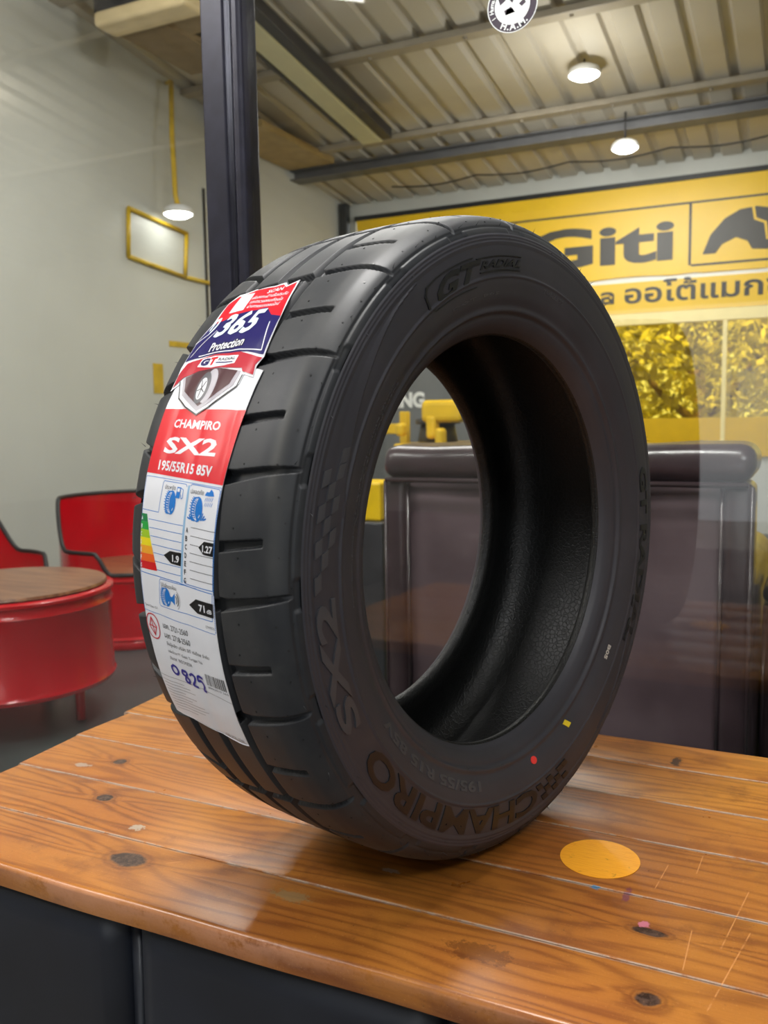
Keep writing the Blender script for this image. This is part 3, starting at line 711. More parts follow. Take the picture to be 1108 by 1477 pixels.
def patch2(c, px, py, rx, ry, rgb, amt=.9):
    a = (X-px)*(1/rx); bq = (Y-py)*(1/ry); q = (a*a+bq*bq).sqrt()+(pn-.5)*2.6
    return mixc(nt, q.ss(.7, 1.05, 1, 0)*amt, c, lin(rgb))
c1 = patch2(c1, .203, .255, .006, .016, (46, 34, 30)); c1 = patch2(c1, .177, -.068, .0045, .0045, (70, 130, 170)); c1 = patch2(c1, .205, -.070, .004, .013, (110, 50, 80), .7)
c1 = patch2(c1, .226, -.108, .005, .005, (190, 110, 130)); c1 = patch2(c1, -.275, -.142, .010, .006, (168, 158, 140), .8); c1 = patch2(c1, -.06, -.19, .022, .008, (150, 130, 90), .6); c1 = patch2(c1, .0, -.115, .010, .004, (180, 160, 150), .7)
c1 = patch2(c1, .115, -.20, .03, .012, (92, 50, 24), .6); c1 = patch2(c1, -.45, -.04, .012, .006, (170, 160, 146), .6)
fd = noise(nt, co, 420, 3, .7); c1 = mixc(nt, fd.ss(.60, .72)*.35, c1, lin((70, 38, 18))); c1 = mixc(nt, fd.ss(.40, .28)*.25, c1, lin((226, 170, 104)))
# straight scratches
for (x0, y0, x1, y1) in ((.30, -.02, .285, -.12), (.262, -.10, .262, -.16), (.305, -.085, .283, -.2), (-.2, -.19, -.15, -.15), (.255, -.01, .257, .03), (.23, .0, .225, -.05)):
    L = math.hypot(x1-x0, y1-y0); ux, uy = (x1-x0)/L, (y1-y0)/L
    al = (X-x0)*ux+(Y-y0)*uy; ac = ((X-x0)*(-uy)+(Y-y0)*ux).abs()+(seamn-.5)*.002
    c1 = mixc(nt, ac.ss(.0003, .0008, 1, 0)*al.ss(0, .004)*al.ss(L-.004, L, 1, 0)*seamn.ss(.40, .55)*.7, c1, lin((214, 150, 90)))
wear = (Y+seamn*.006).ss(-.2535, -.2490, 1, 0)*seamn.ss(.35, .55); c1 = mixc(nt, wear*.75, c1, lin((206, 150, 118)))
nt.links.new(c1, b.inputs['Base Color'])
rgh = (noise(nt, co, 22, 4)*.12+.24+sm*.3); nt.links.new(rgh.s, b.inputs['Roughness']); b.inputs['Coat Weight'].default_value = .12; b.inputs['Coat Roughness'].default_value = .22
bump(nt, b, band*-.35+fine*.25+sm*-.8+knot*-.4+blot*.5, .25, .0010); M['wood'] = m
m2 = m.copy(); m2.name = 'varnished pine edge'; M['wood_edge'] = m2

TABLE = thing('bench_table', 'low plank-topped table with orange varnish and black panelled sides under the big tyre', 'table', (0, 0, -.45))
YS = [-.255, -.165, -.067, .037, .133, .231, .313]
ends = [-.512, -.527, -.533, -.536, -.545, -.552]
for i in range(6):
    y0, y1 = YS[i]+(.0006 if i else 0), YS[i+1]-(.0006 if i < 5 else 0)
    bm = bmesh.new(); nseg = 60; x0, x1 = ends[i], 1.20; rows = []
    first, last = i == 0, i == 5
    # cross-section (y, z) going round
    zt, zb = 0.0, -.024
    def arc(cy, cz, R, a0, a1, n=4): return [(cy+R*math.cos(math.radians(a0+(a1-a0)*k/n)), cz+R*math.sin(math.radians(a0+(a1-a0)*k/n))) for k in range(n+1)]
    e0 = .005 if first else .0007; e1 = .005 if last else .0007
    sec = [(y0+.003, zb), (y1-.003, zb)]+arc(y1-e1, zt-e1, e1, 0, 90)+arc(y0+e0, zt-e0, e0, 90, 180)
    xs = [x0+(x1-x0)*k/nseg for k in range(nseg+1)]
    xs = [x0, x0+.002]+xs[1:]
    for k, x in enumerate(xs):
        wob = .0012*math.sin(x*9+i)+.0006*math.sin(x*31+2*i)
        ring = []
        for (yy, zz) in sec:
            yv = yy+(wob if (first and yy < y0+.02) else 0)
            xe = x
            if k == 0: xe = x+.0015+.003*math.sin((yv+.3)*25+i); zz = min(zz, -.002)
            elif k == 1: xe = x+.003*math.sin((yv+.3)*25+i)+.002
            ring.append(bm.verts.new((xe, yv, zz+.45)))
        rows.append(ring)
    nn = len(sec)
    for a, b_ in zip(rows, rows[1:]):
        for k in range(nn): bm.faces.new((a[k], a[(k+1) % nn], b_[(k+1) % nn], b_[k]))
    bm.faces.new(rows[0]); bm.faces.new(rows[-1][::-1])
    bmesh.ops.recalc_face_normals(bm, faces=bm.faces)
    me = bpy.data.meshes.new('plank'); bm.to_mesh(me); bm.free(); me.materials.append(M['wood'])
    me.polygons.foreach_set('use_smooth', np.ones(len(me.polygons), dtype=bool)); me.set_sharp_from_angle(angle=math.radians(35))
    o = bpy.data.objects.new('plank', me); COL.objects.link(o); o.parent = TABLE
# black wrapped side panels with a bead between them
def side_panel(x0, x1, y0, y1, zlo=.0, zhi=.426, bulge=.012):
    mb = MB(); n = 24; A = []; zs = np.linspace(zlo, zhi, 14)
    grid = []
    for z in zs:
        row = []
        for k in range(n+1):
            t = k/n; x = x0+(x1-x0)*t; e = min(t, 1-t)*(x1-x0); c = min(1, e/.02); c = math.sqrt(max(0, 1-(1-c)**2))
            ztop = min(1, (zhi-z)/.012+.35)
            row.append(mb.bm.verts.new((x, y0-bulge*c*1.0+.010*(1-c)+.0012*math.sin(x*23+z*11), z)))
        grid.append(row)
    for a, b_ in zip(grid, grid[1:]):
        for k in range(n): mb.bm.faces.new((a[k], a[k+1], b_[k+1], b_[k])).smooth = True
    B = [[mb.bm.verts.new((v.co.x, y1, v.co.z)) for v in (row[0], row[-1])] for row in (grid[0], grid[-1])]
    mb.bm.faces.new((grid[0][0], *[grid[i][0] for i in range(1, 14)], B[1][0], B[0][0]))
    mb.bm.faces.new((*[grid[i][-1] for i in range(14)][::-1], B[0][1], B[1][1]))
    mb.bm.faces.new((*grid[-1], B[1][1], B[1][0])); mb.bm.faces.new((*grid[0][::-1], B[0][0], B[0][1])); mb.bm.faces.new((B[0][0], B[1][0], B[1][1], B[0][1]))
    return mb
side_panel(-.50, -.2085, -.232, -.20).out('side_panel', M['panel'], TABLE)
side_panel(-.1965, .1005, -.232, -.20).out('side_panel', M['panel'], TABLE)
side_panel(.1125, .44, -.232, -.20).out('side_panel', M['panel'], TABLE)
side_panel(.452, 1.16, -.232, -.20).out('side_panel', M['panel'], TABLE)
for x in (-.2025, .1065, .446): mb = MB(); mb.tube([(x, -.2255, .0), (x-.001, -.2265, .2), (x, -.2255, .422)], .0065, 12); mb.out('seam_bead', M['panel'], TABLE)
mb = MB(); mb.box((-.50, .262, 0), (1.16, .29, .426), .004); mb.box((-.50, -.20, 0), (-.47, .262, .426), .004); mb.box((1.13, -.20, 0), (1.16, .262, .426), .004)
mb.out('carcass', M['panel'], TABLE)
mb = MB(); 
n = 48; mb.prism([(.170+.0365*math.cos(2*PI*i/n), -.0155+.0365*math.sin(2*PI*i/n)) for i in range(n)], 'z', .0001, .0006)
m, nt, b = new_mat('yellow paper disc'); co = objco(nt)
fz = noise(nt, mapping(nt, co, (20, 300, 1)), 3, 3)
nz = noise(nt, co, 60, 4, .7)
cc = mixc(nt, fz.ss(.45, .7)*.5, lin((250, 172, 44)), lin((222, 132, 26))); cc = mixc(nt, nz.ss(.62, .72)*.5, cc, lin((110, 66, 30)))
nt.links.new(cc, b.inputs['Base Color']); b.inputs['Roughness'].default_value = .35; M['disc'] = m
o = mb.out('round_sticker', M['disc']); tag(o, 'flat round orange-yellow sticker lying on the planks right of the tyre', 'sticker')

# ------------------------------------------------------------------ room shell
ZF = -.45; YG = .485; SLP = math.tan(math.radians(7.5)); XL, XR, YB, YN = -3.25, 3.2, 5.95, -5.6; BL, BR = -7.5, 4.5
def ceil_z(y): return 2.9-SLP*abs(y-.46)
def boxobj(name, lo, hi, mat, bev=0, **k):
    mb = MB(); mb.box(lo, hi, bev); return mb.out(name, mat, **k)
struct(boxobj('floor', (XL-.1, YG, ZF-.1), (XR+.1, YB+.1, ZF), M['floor']))
struct(boxobj('floor_bay', (BL-.1, YN-.1, ZF-.1), (BR+.1, YG, ZF), M['concrete']))
def sheet_roof(name, y0, y1, xa, xb):
    pitch = .19; V = []; F = []; prof = []
    x = xa-.06
    while x < xb+.1:
        prof += [(x, 0), (x+.118, 0), (x+.132, .028), (x+.172, .028), (x+.186, 0)]; x += pitch
    for (px, pz) in prof:
        for yy in (y0, y1): V.append((px, yy, ceil_z(yy)+pz))
    for k in range(len(prof)-1): F.append((2*k, 2*k+1, 2*k+3, 2*k+2))
    n0 = len(V)
    V += [(v[0], v[1], v[2]+.006) for v in V[:n0]]
    F += [tuple(i+n0 for i in f[::-1]) for f in F]
    return struct(mesh_obj(name, V, F, M['ceiling']))
sheet_roof('ceiling', YG, YB+.2, XL, XR); sheet_roof('ceiling_bay', YN-.2, YG, XL-.19*22, BR)
struct(boxobj('wall_left', (XL-.1, YG-.05, ZF), (XL, YB+.1, 3.0), M['wall']))
struct(boxobj('wall_right', (XR, YG-.05, ZF), (XR+.1, YB+.1, 3.0), M['wall']))
struct(boxobj('wall_bay_left', (BL-.1, YN-.1, ZF), (BL, YG+.1, 3.0), M['wall']))
struct(boxobj('wall_bay_right', (BR, YN-.1, ZF), (BR+.1, YG+.1, 3.0), M['wall']))
mb = MB(); mb.box((BL, YG-.03, ZF), (XL-.1, YG+.05, 3.0)); mb.box((XR+.1, YG-.03, ZF), (BR, YG+.05, 3.0)); struct(mb.out('wall_bay_side', M['wall']))
mb = MB()
mb.box((XL, YB, 2.06), (XR, YB+.1, 3.0)); mb.box((XL, YB, ZF), (-3.15, YB+.1, 2.06)); mb.box((XL, YB, ZF), (XR, YB+.1, .10)); mb.box((2.6, YB, .1), (XR, YB+.1, 2.06))
struct(mb.out('wall_back', M['wall']))
# near wall behind the photographer with an open shutter
mb = MB(); mb.box((BL, YN-.1, ZF), (-1.2, YN, 3.0)); mb.box((-1.2, YN-.1, 1.25), (3.6, YN, 3.0)); mb.box((3.6, YN-.1, ZF), (BR, YN, 3.0))
struct(mb.out('wall_front', M['wall']))
def purlin(y, hgt=.035):
    mb = MB(); z = ceil_z(y)-.001; mb.box((XL if y > YG else BL, y-.045, z-hgt), (XR if y > YG else BR, y+.045, z+.0), .004)
    x = XL+.15
    return mb, z-hgt
for k, y in enumerate((1.6, 2.8, 3.85, 4.87, -.8, -2.2, -3.5)):
    mb, zb = purlin(y)
    x = XL+.15
    while x < XR-.1: mb.cyl((x, y, zb), (x, y, zb-.012), .012, .008, 8); x += .57
    struct(mb.out('ceiling_beam_%d' % (k+1), M['purlin']))
mb = MB(); z = ceil_z(5.2)
for zz0, zz1, yy0, yy1 in ((z-.085, z-.077, 5.08, 5.22), (z-.020, z-.012, 5.08, 5.22), (z-.077, z-.020, 5.145, 5.157)): mb.box((XL, yy0, zz0), (XR, yy1, zz1))
struct(mb.out('steel_beam', M['beam']))
mb = MB(); pts = [(-2.6+3.4*t, 5.5, 2.16-.03*abs(math.sin(PI*t*5))) for t in np.linspace(0, 1, 41)]; mb.tube(pts, .006, 6)
o = mb.out('ceiling_cable', M['blacktrim']); tag(o, 'thin dark cable slung in loops below the steel roof beam', 'cable')

# glazed partition: two panes and a dark post
for nme, x0, x1 in (('window_1', -2.75, -.595), ('window_2', -.526, 2.6)):
    struct(boxobj(nme, (x0, YG-.004, ZF+.05), (x1, YG+.004, 2.80), M['glass']))
mb = MB(); mb.box((-.602, YG-.030, ZF+.05), (-.556, YG+.030, 2.80), .003); mb.box((-.551, YG-.022, ZF+.05), (-.528, YG+.030, 2.80), .008, 3)
o = mb.out('trim_1', M['frame']); struct(o)
struct(boxobj('trim_2', (-.5565, YG-.018, ZF+.05), (-.5505, YG+.020, 2.80), M['chrome']))
mb = MB(); mb.box((XL, YG-.03, 2.80), (XR, YG+.03, 2.90)); mb.box((XL, YG-.03, ZF), (XR, YG+.03, ZF+.05)); mb.box((XL, YG-.03, ZF+.05), (-2.75, YG+.03, 2.80)); mb.box((2.6, YG-.03, ZF+.05), (XR, YG+.03, 2.8))
struct(mb.out('trim_3', M['frame']))
# round sticker on the pane
t = thing('glass_sticker', 'round purple-black and white sticker with curved lettering high on the glass', 'sticker', (-.0705, YG-.0045, 1.000))
def disc_xz(R, yy, n=48): return [(R*math.cos(2*PI*i/n), R*math.sin(2*PI*i/n)) for i in range(n)]
M['stwhite'] = simple('white vinyl', (226, 230, 230), .4, var=.02, scale=40); M['stdark'] = simple('purple black vinyl', (66, 56, 68), .4, var=.05, scale=40)
mb = MB(); mb.prism(disc_xz(.0375, 0), 'y', -.0004, .0); mb.out('sticker_backing', M['stwhite'], t)
mb = MB(); mb.prism(disc_xz(.0360, 0), 'y', -.0006, -.0004); mb.out('dark_ring', M['stdark'], t)
mb = MB()
mb.prism([(.0265*math.cos(2*PI*i/40)*1.0, .0265*math.sin(2*PI*i/40)) for i in range(40)], 'y', -.0008, -.0006); mb.out('white_centre', M['stwhite'], t)
mb = MB(); mb.prism([(-.021, .012), (-.008, .022), (-.010, .008), (-.018, .003)], 'y', -.0010, -.0008); mb.prism([(-.004, .008), (.000, .016), (.003, .009), (.000, .003)], 'y', -.0010, -.0008)
mb.prism([(.010, .000), (.018, .006), (.020, .000), (.014, -.004)], 'y', -.0010, -.0008); mb.prism([(-.012, -.006), (-.002, -.002), (.004, -.010), (.000, -.004), (-.008, -.004), (-.010, -.012)], 'y', -.0010, -.0008)
mb.out('dark_drawing', M['stdark'], t)
def ring_text(string, R, a0, a1, hgt, bottom, mat, name, bold=.03):
    Vs, Fs = [], []; n = len(string)
    for i, ch in enumerate(string):
        if ch == ' ': continue
        V, T = text_arrays(ch, bold, 0, 3); lo, hi = V.min(0), V.max(0); a = math.radians(a0+(a1-a0)*(i+.5)/n)
        sc = hgt/.72; W = V.copy(); W[:, 0] = (V[:, 0]-(lo[0]+hi[0])/2)*sc; W[:, 1] = V[:, 1]*sc-hgt/2
        if bottom: th = a+PI/2
        else: th = a-PI/2
        x = W[:, 0]*math.cos(th)-W[:, 1]*math.sin(th)+R*math.cos(a); z = W[:, 0]*math.sin(th)+W[:, 1]*math.cos(th)+R*math.sin(a)
        o = len(Vs); Vs += [(x[k], -.0011, z[k]) for k in range(len(x))]; Fs += [tuple(q+o for q in tt) for tt in T]
    return mesh_obj(name, Vs, Fs, mat, t)
ring_text('H.A.M.', .0290, 238, 318, .0095, True, M['stwhite'], 'sticker_lettering', .04)
ring_text('I Human Adv', .0312, 212, 110, .0062, False, M['stwhite'], 'sticker_lettering', .03)
ring_text('ENT', .0312, 50, 8, .0062, False, M['stwhite'], 'sticker_lettering', .03)

# ------------------------------------------------------------------ back wall: sign, strip, tinted glazing
SY = YB-.03
SIGN = thing('shop_sign', 'wide yellow sign with heavy black lettering across the top of the back wall', 'sign', (0, SY, 1.4))
def P_(o, parent): o.parent = parent; return o
mb = MB()
top = [(-3.12, .635), (2.5, .635)]; bot = []
x = 2.5
while x > -3.12: bot += [(x, -.010+.012*abs(math.sin(x*5.3))*(1 if x < -.4 else .2))]; x -= .06
mb.prism(top+bot, 'y', -.012, .0); mb.out('sign_sheet', M['signyellow'], SIGN)
def wall_text(name, s_, x0, x1, z0, z1, y, mat, parent, bold=.02, th=.004, shear=0):
    V, T = text_arrays(s_, bold, .5, 4); lo, hi = V.min(0), V.max(0); U = (V-lo)/(hi-lo)
    W = np.stack([x0+U[:, 0]*(x1-x0)+shear*(U[:, 1]-.5)*(z1-z0), y-th*U[:, 2], z0+U[:, 1]*(z1-z0)], -1)
    return mesh_obj(name, W, T, mat, parent)
wall_text('sign_lettering', 'Giti', -1.66, -.585, .095, .390, -.012, M['signblack'], SIGN, .03)
mb = MB(); mb.prism([(-.39, .116), (-.34, .245), (-.251, .345), (-.15, .398), (-.046, .408), (.024, .392), (.20, .30), (.36, .116), (.10, .116), (.032, .116), (-.068, .125), (-.099, .182), (-.173, .213), (-.262, .175), (-.306, .116)], 'y', -.016, -.012)
mb.out('wing_emblem', M['signblack'], SIGN)
mb = MB(); mb.prism([(-.075, .405), (-.060, .32), (.005, .29), (.02, .18), (.035, .18), (.02, .30), (-.045, .33), (-.058, .407)], 'y', -.018, -.016); mb.out('emblem_line', M['signyellow'], SIGN)
mb = MB(); mb.box((-3.10, -.015, .472), (2.48, -.012, .486)); mb.box((-.485, -.015, .05), (-.467, -.012, .472)); mb.box((-.467, -.015, .04), (2.48, -.012, .055)); mb.out('sign_rules', M['signblack'], SIGN)
mb = MB(); mb.box((-3.14, .0, .635), (2.6, .028, .665), .004); mb.box((-3.14, -.02, .635), (2.6, .0, .672), .003); o = mb.out('sign_rail', M['frame2'], SIGN)
b2 = boxobj('sign_backing', (-3.12, SY+.002, 1.355), (2.5, SY+.012, 1.46), M['signwhite']); tag(b2, 'torn white strip showing between the big sign and the lower lettering strip', 'panel')
STRIP = thing('lettering_strip', 'narrow yellow strip with dark rounded script below the big yellow sign', 'sign', (0, SY, 1.14))
mb = MB(); mb.box((-3.12, -.012, .0), (2.5, .0, .222), .0); mb.out('strip_sheet', M['signyellow'], STRIP)
wall_text('strip_lettering', 'ล', -1.105, -1.0, .075, .165, -.012, M['signblack'], STRIP, .03)
wall_text('strip_lettering', 'ค', -1.24, -1.13, .078, .168, -.012, M['signblack'], STRIP, .03)
wall_text('strip_lettering', 'ออโต้แมกซ์', -.925, .16, .070, .230, -.012, M['signblack'], STRIP, .02)
M['palerail'] = simple('pale yellow rail', (246, 226, 150), .4, var=.03)
struct(boxobj('trim_4', (-3.14, SY-.01, 1.055), (2.6, YB+.02, 1.138), M['palerail'], .004))
# yellow lower panels, mullions, tinted pane
struct(boxobj('trim_5', (-3.14, SY-.006, .10), (2.6, SY+.01, .375), simple('solid yellow panel', (222, 178, 12), .3, var=.04)))
struct(boxobj('window_3', (-3.14, SY+.012, .375), (2.6, SY+.018, 1.055), M['yellowglass']))
mb = MB(); mb.box((-.245, SY-.01, .10), (-.215, SY+.04, 1.055), .003); mb.box((-1.75, SY-.01, .10), (-1.72, SY+.04, 1.055), .003); mb.box((1.2, SY-.01, .10), (1.23, SY+.04, 1.055), .003)
struct(mb.out('trim_6', M['palerail']))
o = boxobj('corner_post', (-3.235, YB-.14, ZF), (-3.165, YB-.07, 2.17), M['frame2'], .006); tag(o, 'slim black post standing in the far corner left of the yellow sign', 'post')

# ------------------------------------------------------------------ outside: pavement and trees
struct(boxobj('ground', (-14, YB+.15, ZF-.12), (14, 26, ZF-.02), M['ground']))
def tree(x, y, h, seed, label):
    rg = np.random.default_rng(seed); t = thing('tree', label, 'tree', (x, y, ZF-.02), group=None)
    mb = MB(); mb.tube([(0, 0, 0), (.06, 0, h*.35), (.0, .05, h*.6)], [.12, .09, .05], 10)
    for k in range(4): a = k*1.6+seed; mb.tube([(.05, 0, h*.33), (.5*math.cos(a), .5*math.sin(a), h*.5), (.9*math.cos(a), .9*math.sin(a), h*.68)], [.05, .035, .015], 8)
    mb.out('trunk', M['bark'], t)
    V, F = [], []
    for k in range(2600):
        v = rg.normal(size=3); v /= np.linalg.norm(v); rr = rg.uniform(.45, 1)**.6; c = np.array([0, 0, h*.66])+v*rr*np.array([1.35, 1.35, h*.36])
        a = rg.normal(size=3); a /= np.linalg.norm(a); b3 = np.cross(a, rg.normal(size=3)); b3 /= np.linalg.norm(b3); L = rg.uniform(.05, .11); o = len(V)
        V += [c-a*L, c+b3*L*.4, c+a*L, c-b3*L*.4]; F.append((o, o+1, o+2, o+3))
    mesh_obj('foliage', V, F, M['leaf'], t)
tree(-3.6, 10.6, 2.6, 1, 'leafy tree standing outside at the left, seen through the yellow glass')
tree(-1.2, 13.5, 3.8, 2, 'leafy tree standing outside behind the middle of the yellow glazing')
tree(-.75, 9.0, 2.2, 4, 'low leafy tree standing outside nearest the yellow glazing')
tree(2.3, 10.2, 2.9, 3, 'leafy tree standing outside at the right edge, seen through the yellow glass')
# ------------------------------------------------------------------ leather armchairs behind the glass
def noisy(bm, amp, sc, seed):
    from mathutils import noise as mn
    for v in bm.verts:
        n = mn.noise_vector(v.co*sc+Vector((seed, 0, 0))); v.co += n*amp
def cushion(name, lo, hi, bev, parent, mat, amp=.004, sc=9, seed=0, cuts=3):
    mb = MB(); mb.box(lo, hi, bev, 5)
    for _ in range(cuts): 
        es = [e for e in mb.bm.edges if e.calc_length() > .035]
        if not es: break
        bmesh.ops.subdivide_edges(mb.bm, edges=es, cuts=1, use_grid_fill=True)
    noisy(mb.bm, amp, sc, seed)
    return mb.out(name, mat, parent, smooth=True)
def armchair(loc, rz, label, w=.74):
    A = thing('armchair', label, 'armchair', loc, rz, None)
    hw = w/2
    # local: back faces -y, height 0..0.80
    cushion('backrest', (-hw+.03, .0, .06), (hw-.03, .16, .735), .012, A, M['leatherlit'], .003, 6, 1)
    cushion('top_roll', (-hw, -.028, .735), (hw, .20, .805), .030, A, M['leather'], .006, 16, 2)
    for sx in (-1, 1):
        x0, x1 = (hw-.055, hw) if sx > 0 else (-hw, -hw+.055)
        cushion('side_bolster', (x0, -.02, .05), (x1, .10, .738), .018, A, M['leather'], .003, 8, 3+sx)
        cushion('armrest', (x0-(.06 if sx > 0 else 0), .10, .05), (x1+(.0 if sx > 0 else .06), .74, .56), .035, A, M['leather'], .004, 7, 5+sx)
    cushion('seat', (-hw+.11, .16, .16), (hw-.11, .72, .42), .04, A, M['leather'], .006, 7, 9)
    mb = MB(); pts = [(-hw+.055, -.012, .06), (-hw+.055, -.013, .725), (hw-.055, -.013, .725), (hw-.055, -.012, .06)]
    mb.tube(pts[:2], .0045, 8); mb.tube([(-hw+.01, -.026, .733), (hw-.01, -.026, .733)], .0055, 8); mb.tube([(hw-.055, -.012, .06), (hw-.055, -.013, .728)], .0045, 8)
    mb.tube([(hw-.004, -.014, .06), (hw-.004, -.016, .73)], .004, 8); mb.tube([(-hw+.004, -.014, .06), (-hw+.004, -.016, .73)], .004, 8)
    mb.out('piping', M['leather'], A)
    for sx in (-1, 1):
        for yy in (.05, .68):
            mb = MB(); mb.cyl((sx*(hw-.08), yy, 0), (sx*(hw-.08), yy, .07), .018, .026, 16); mb.out('foot', M['chrome'], A)
    return A
armchair((-.118, .905, ZF), 0, 'dark brown leather armchair seen from behind, directly beyond the glass', .735)
B2 = armchair((.625, 1.22, ZF), 0, 'dark leather armchair at the right edge of the frame behind the glass', .74)
B2.scale = (1, 1, .62)
o = cushion('padded_stool', (.235, 2.06, ZF), (.72, 2.44, .12), .06, None, M['yellowpaint'], .006, 8, 3)
tag(o, 'mustard yellow padded stool behind the low armchair at the right edge', 'stool')

# ------------------------------------------------------------------ red oil-drum furniture
def drum_table(loc):
    T = thing('drum_table', 'low round red oil-drum table with a wooden top at the left edge', 'table', (loc[0], loc[1], ZF))
    mb = MB(); h0, h1 = .115, .385
    mb.lathe([(.0, h0), (.272, h0), (.284, h0+.004), (.290, h0+.016), (.284, h0+.028), (.285, h1-.045), (.291, h1-.035), (.285, h1-.025), (.285, h1-.010), (.293, h1-.004), (.293, h1+.004), (.286, h1+.008), (.0, h1+.008)], n=72)
    mb.out('drum', M['red'], T, smooth=True)
    mb = MB(); mb.lathe([(0, h1+.009), (.268, h1+.009), (.275, h1+.013), (.272, h1+.020), (0, h1+.021)], n=72); mb.out('wooden_top', M['topwood'], T, smooth=True)
    for k in range(4):
        a = k*PI/2+.35; mb = MB(); mb.cyl((.2*math.cos(a), .2*math.sin(a), 0), (.2*math.cos(a), .2*math.sin(a), h0), .014, n=14); mb.out('leg', M['red'], T)
m, nt, b = new_mat('brown table wood'); co = objco(nt)
gn = noise(nt, mapping(nt, co, (3, 40, 1)), 2, 4); nt.links.new(mixc(nt, gn.ss(.35, .65), lin((150, 104, 72)), lin((112, 70, 48))), b.inputs['Base Color']); b.inputs['Roughness'].default_value = .3; M['topwood'] = m
drum_table((-1.75, .99))
def drum_chair(loc, back_deg, label, hb=.56, hs=.285):
    T = thing('drum_chair', label, 'chair', (loc[0], loc[1], ZF))
    n = 96; V = []; F = []; R = .285; top = []
    for i in range(n):
        a = 2*PI*i/n; dlt = abs((math.degrees(a)-back_deg+180) % 360-180)
        h = hs+.0+(hb-hs)*(1-(.5-.5*math.cos(PI*min(1, max(0, (dlt-62)/34.))))*.70)
        if dlt > 96: h = hs+(hb-hs)*.30*(1-(.5-.5*math.cos(PI*min(1, max(0, (dlt-128)/14.)))))
        top.append(h)
        for RR, z in ((R, .03), (R, h), (R-.006, h), (R-.006, .03)): V.append((RR*math.cos(a), RR*math.sin(a), z))
    for i in range(n):
        j = (i+1) % n
        for k in range(4): F.append((4*i+k, 4*j+k, 4*j+(k+1) % 4, 4*i+(k+1) % 4))
    o = mesh_obj('drum_shell', V, F, M['red'], T, smooth=True)
    o.data.set_sharp_from_angle(angle=math.radians(40))
    mb = MB(); pts = [((R-.003)*math.cos(2*PI*i/n), (R-.003)*math.sin(2*PI*i/n), top[i]+.003) for i in range(n+1) for i in [i % n]]
    mb.tube(pts, .0085, 8); mb.out('edge_trim', M['blacktrim'], T)
    mb = MB()
    for z in (.04, hs-.02): mb.lathe([(R-.002, z-.012), (R+.007, z), (R-.002, z+.012)], n=72)
    mb.lathe([(R-.002, .0), (R+.003, .006), (R+.003, .03), (R-.002, .036)], n=72); mb.out('hoops', M['red'], T, smooth=True)
    mb = MB(); mb.lathe([(0, hs-.03), (R-.008, hs-.03), (R-.008, hs-.004), (R-.02, hs), (0, hs)], n=64); mb.out('seat', M['topwood'], T, smooth=True)
    return T
drum_chair((-2.13, 1.95), 152, 'red oil-drum chair with black edge trim, half hidden behind the big tyre')
drum_chair((-2.40, 1.36), 190, 'red oil-drum chair cut off by the left edge, beyond the round drum table')

# ------------------------------------------------------------------ things on the ceiling and walls
AC = thing('air_conditioner', 'ceiling air conditioner with cream front and brown grille at the upper left', 'air conditioner', (-2.4, 2.9, 2.30))
mb = MB(); mb.box((-.42, -.30, .03), (.15, .04, .20), .03, 3); mb.box((-.42, .04, .03), (-.07, .45, .14), .02, 3); mb.out('housing', M['darkplastic'], AC)
mb = MB(); mb.box((-.40, -.315, -.02), (.14, -.16, .05), .02, 3); mb.out('front_cover', M['cream'], AC)
mb = MB(); mb.box((-.40, -.15, .005), (-.09, .43, .03), .004)
for k in range(29): mb.box((-.39, -.14+k*.0195, -.004), (-.10, -.130+k*.0195, .006))
mb.box((-.09, -.15, .008), (.13, .03, .03), .004); mb.out('intake_grille', M['brown'], AC)
LT = thing('ceiling_light', 'long black and cream tube light fitting under the ribbed ceiling beside the dark post', 'light', (-2.3, 3.85, ceil_z(3.85)-.15))
rotx = Matrix.Rotation(-math.atan(SLP), 3, 'X')
mb = MB(); mb.box((.07, -.88, -.01), (.14, .72, .06), .006, rot=rotx, piv=(0, 0, 0)); mb.out('housing', M['darkplastic'], LT)
mb = MB(); mb.box((-.09, -.88, -.012), (.07, .75, .04), .02, 3, rot=rotx, piv=(0, 0, 0)); mb.out('diffuser', M['diffuser'], LT)
mb = MB(); mb.box((-.118, -.88, -.008), (-.09, .62, .04), .004, rot=rotx, piv=(0, 0, 0)); mb.out('side_rail', M['darkplastic'], LT)
for yy in (-.7, .6): mb = MB(); mb.cyl((.0, yy, .03-yy*SLP), (.0, yy, .150-yy*SLP), .01, n=8); mb.out('hanger', M['chrome'], LT)
o = boxobj('ceiling_board', (-3.24, 4.1, 2.255), (-2.85, 5.05, 2.30), M['tan'], .004); tag(o, 'flat tan board under the ceiling in the far left corner, right of the dark post', 'board')
def bay_lamp(x, y, z, label, group='round lit ceiling lamps', cord=True, R=.085):
    T = thing('hanging_lamp', label, 'lamp', (x, y, z), group=None)
    mb = MB(); mb.lathe([(0, .05), (.05, .05), (R-.01, .035), (R, .012), (R, .0), (R-.006, .0)], n=40); mb.out('lamp_housing', M['white'], T, smooth=True)
    mb = MB(); mb.lathe([(0, -.022), (R*.6, -.018), (R-.008, -.002), (R-.008, .004), (0, .006)], n=40); mb.out('lamp_lens', M['glow'], T, smooth=True)
    if cord: mb = MB(); mb.cyl((0, 0, .05), (0, 0, ceil_z(y)-z-.002), .006, n=8); mb.out('cord', M['blacktrim'], T)
    return T
bay_lamp(-.87, 4.35, ceil_z(4.35)-.09, 'bright round lamp on the ceiling, the higher one to the right of the glass sticker', R=.09)
bay_lamp(-.775, 5.06, 2.07, 'bright round lamp hanging just above the yellow sign, the lower right one', R=.085)
bay_lamp(-3.10, 3.55, 1.635, 'bright round lamp on a yellow pole by the left wall', cord=False, R=.09)
mb = MB(); xw = -3.238
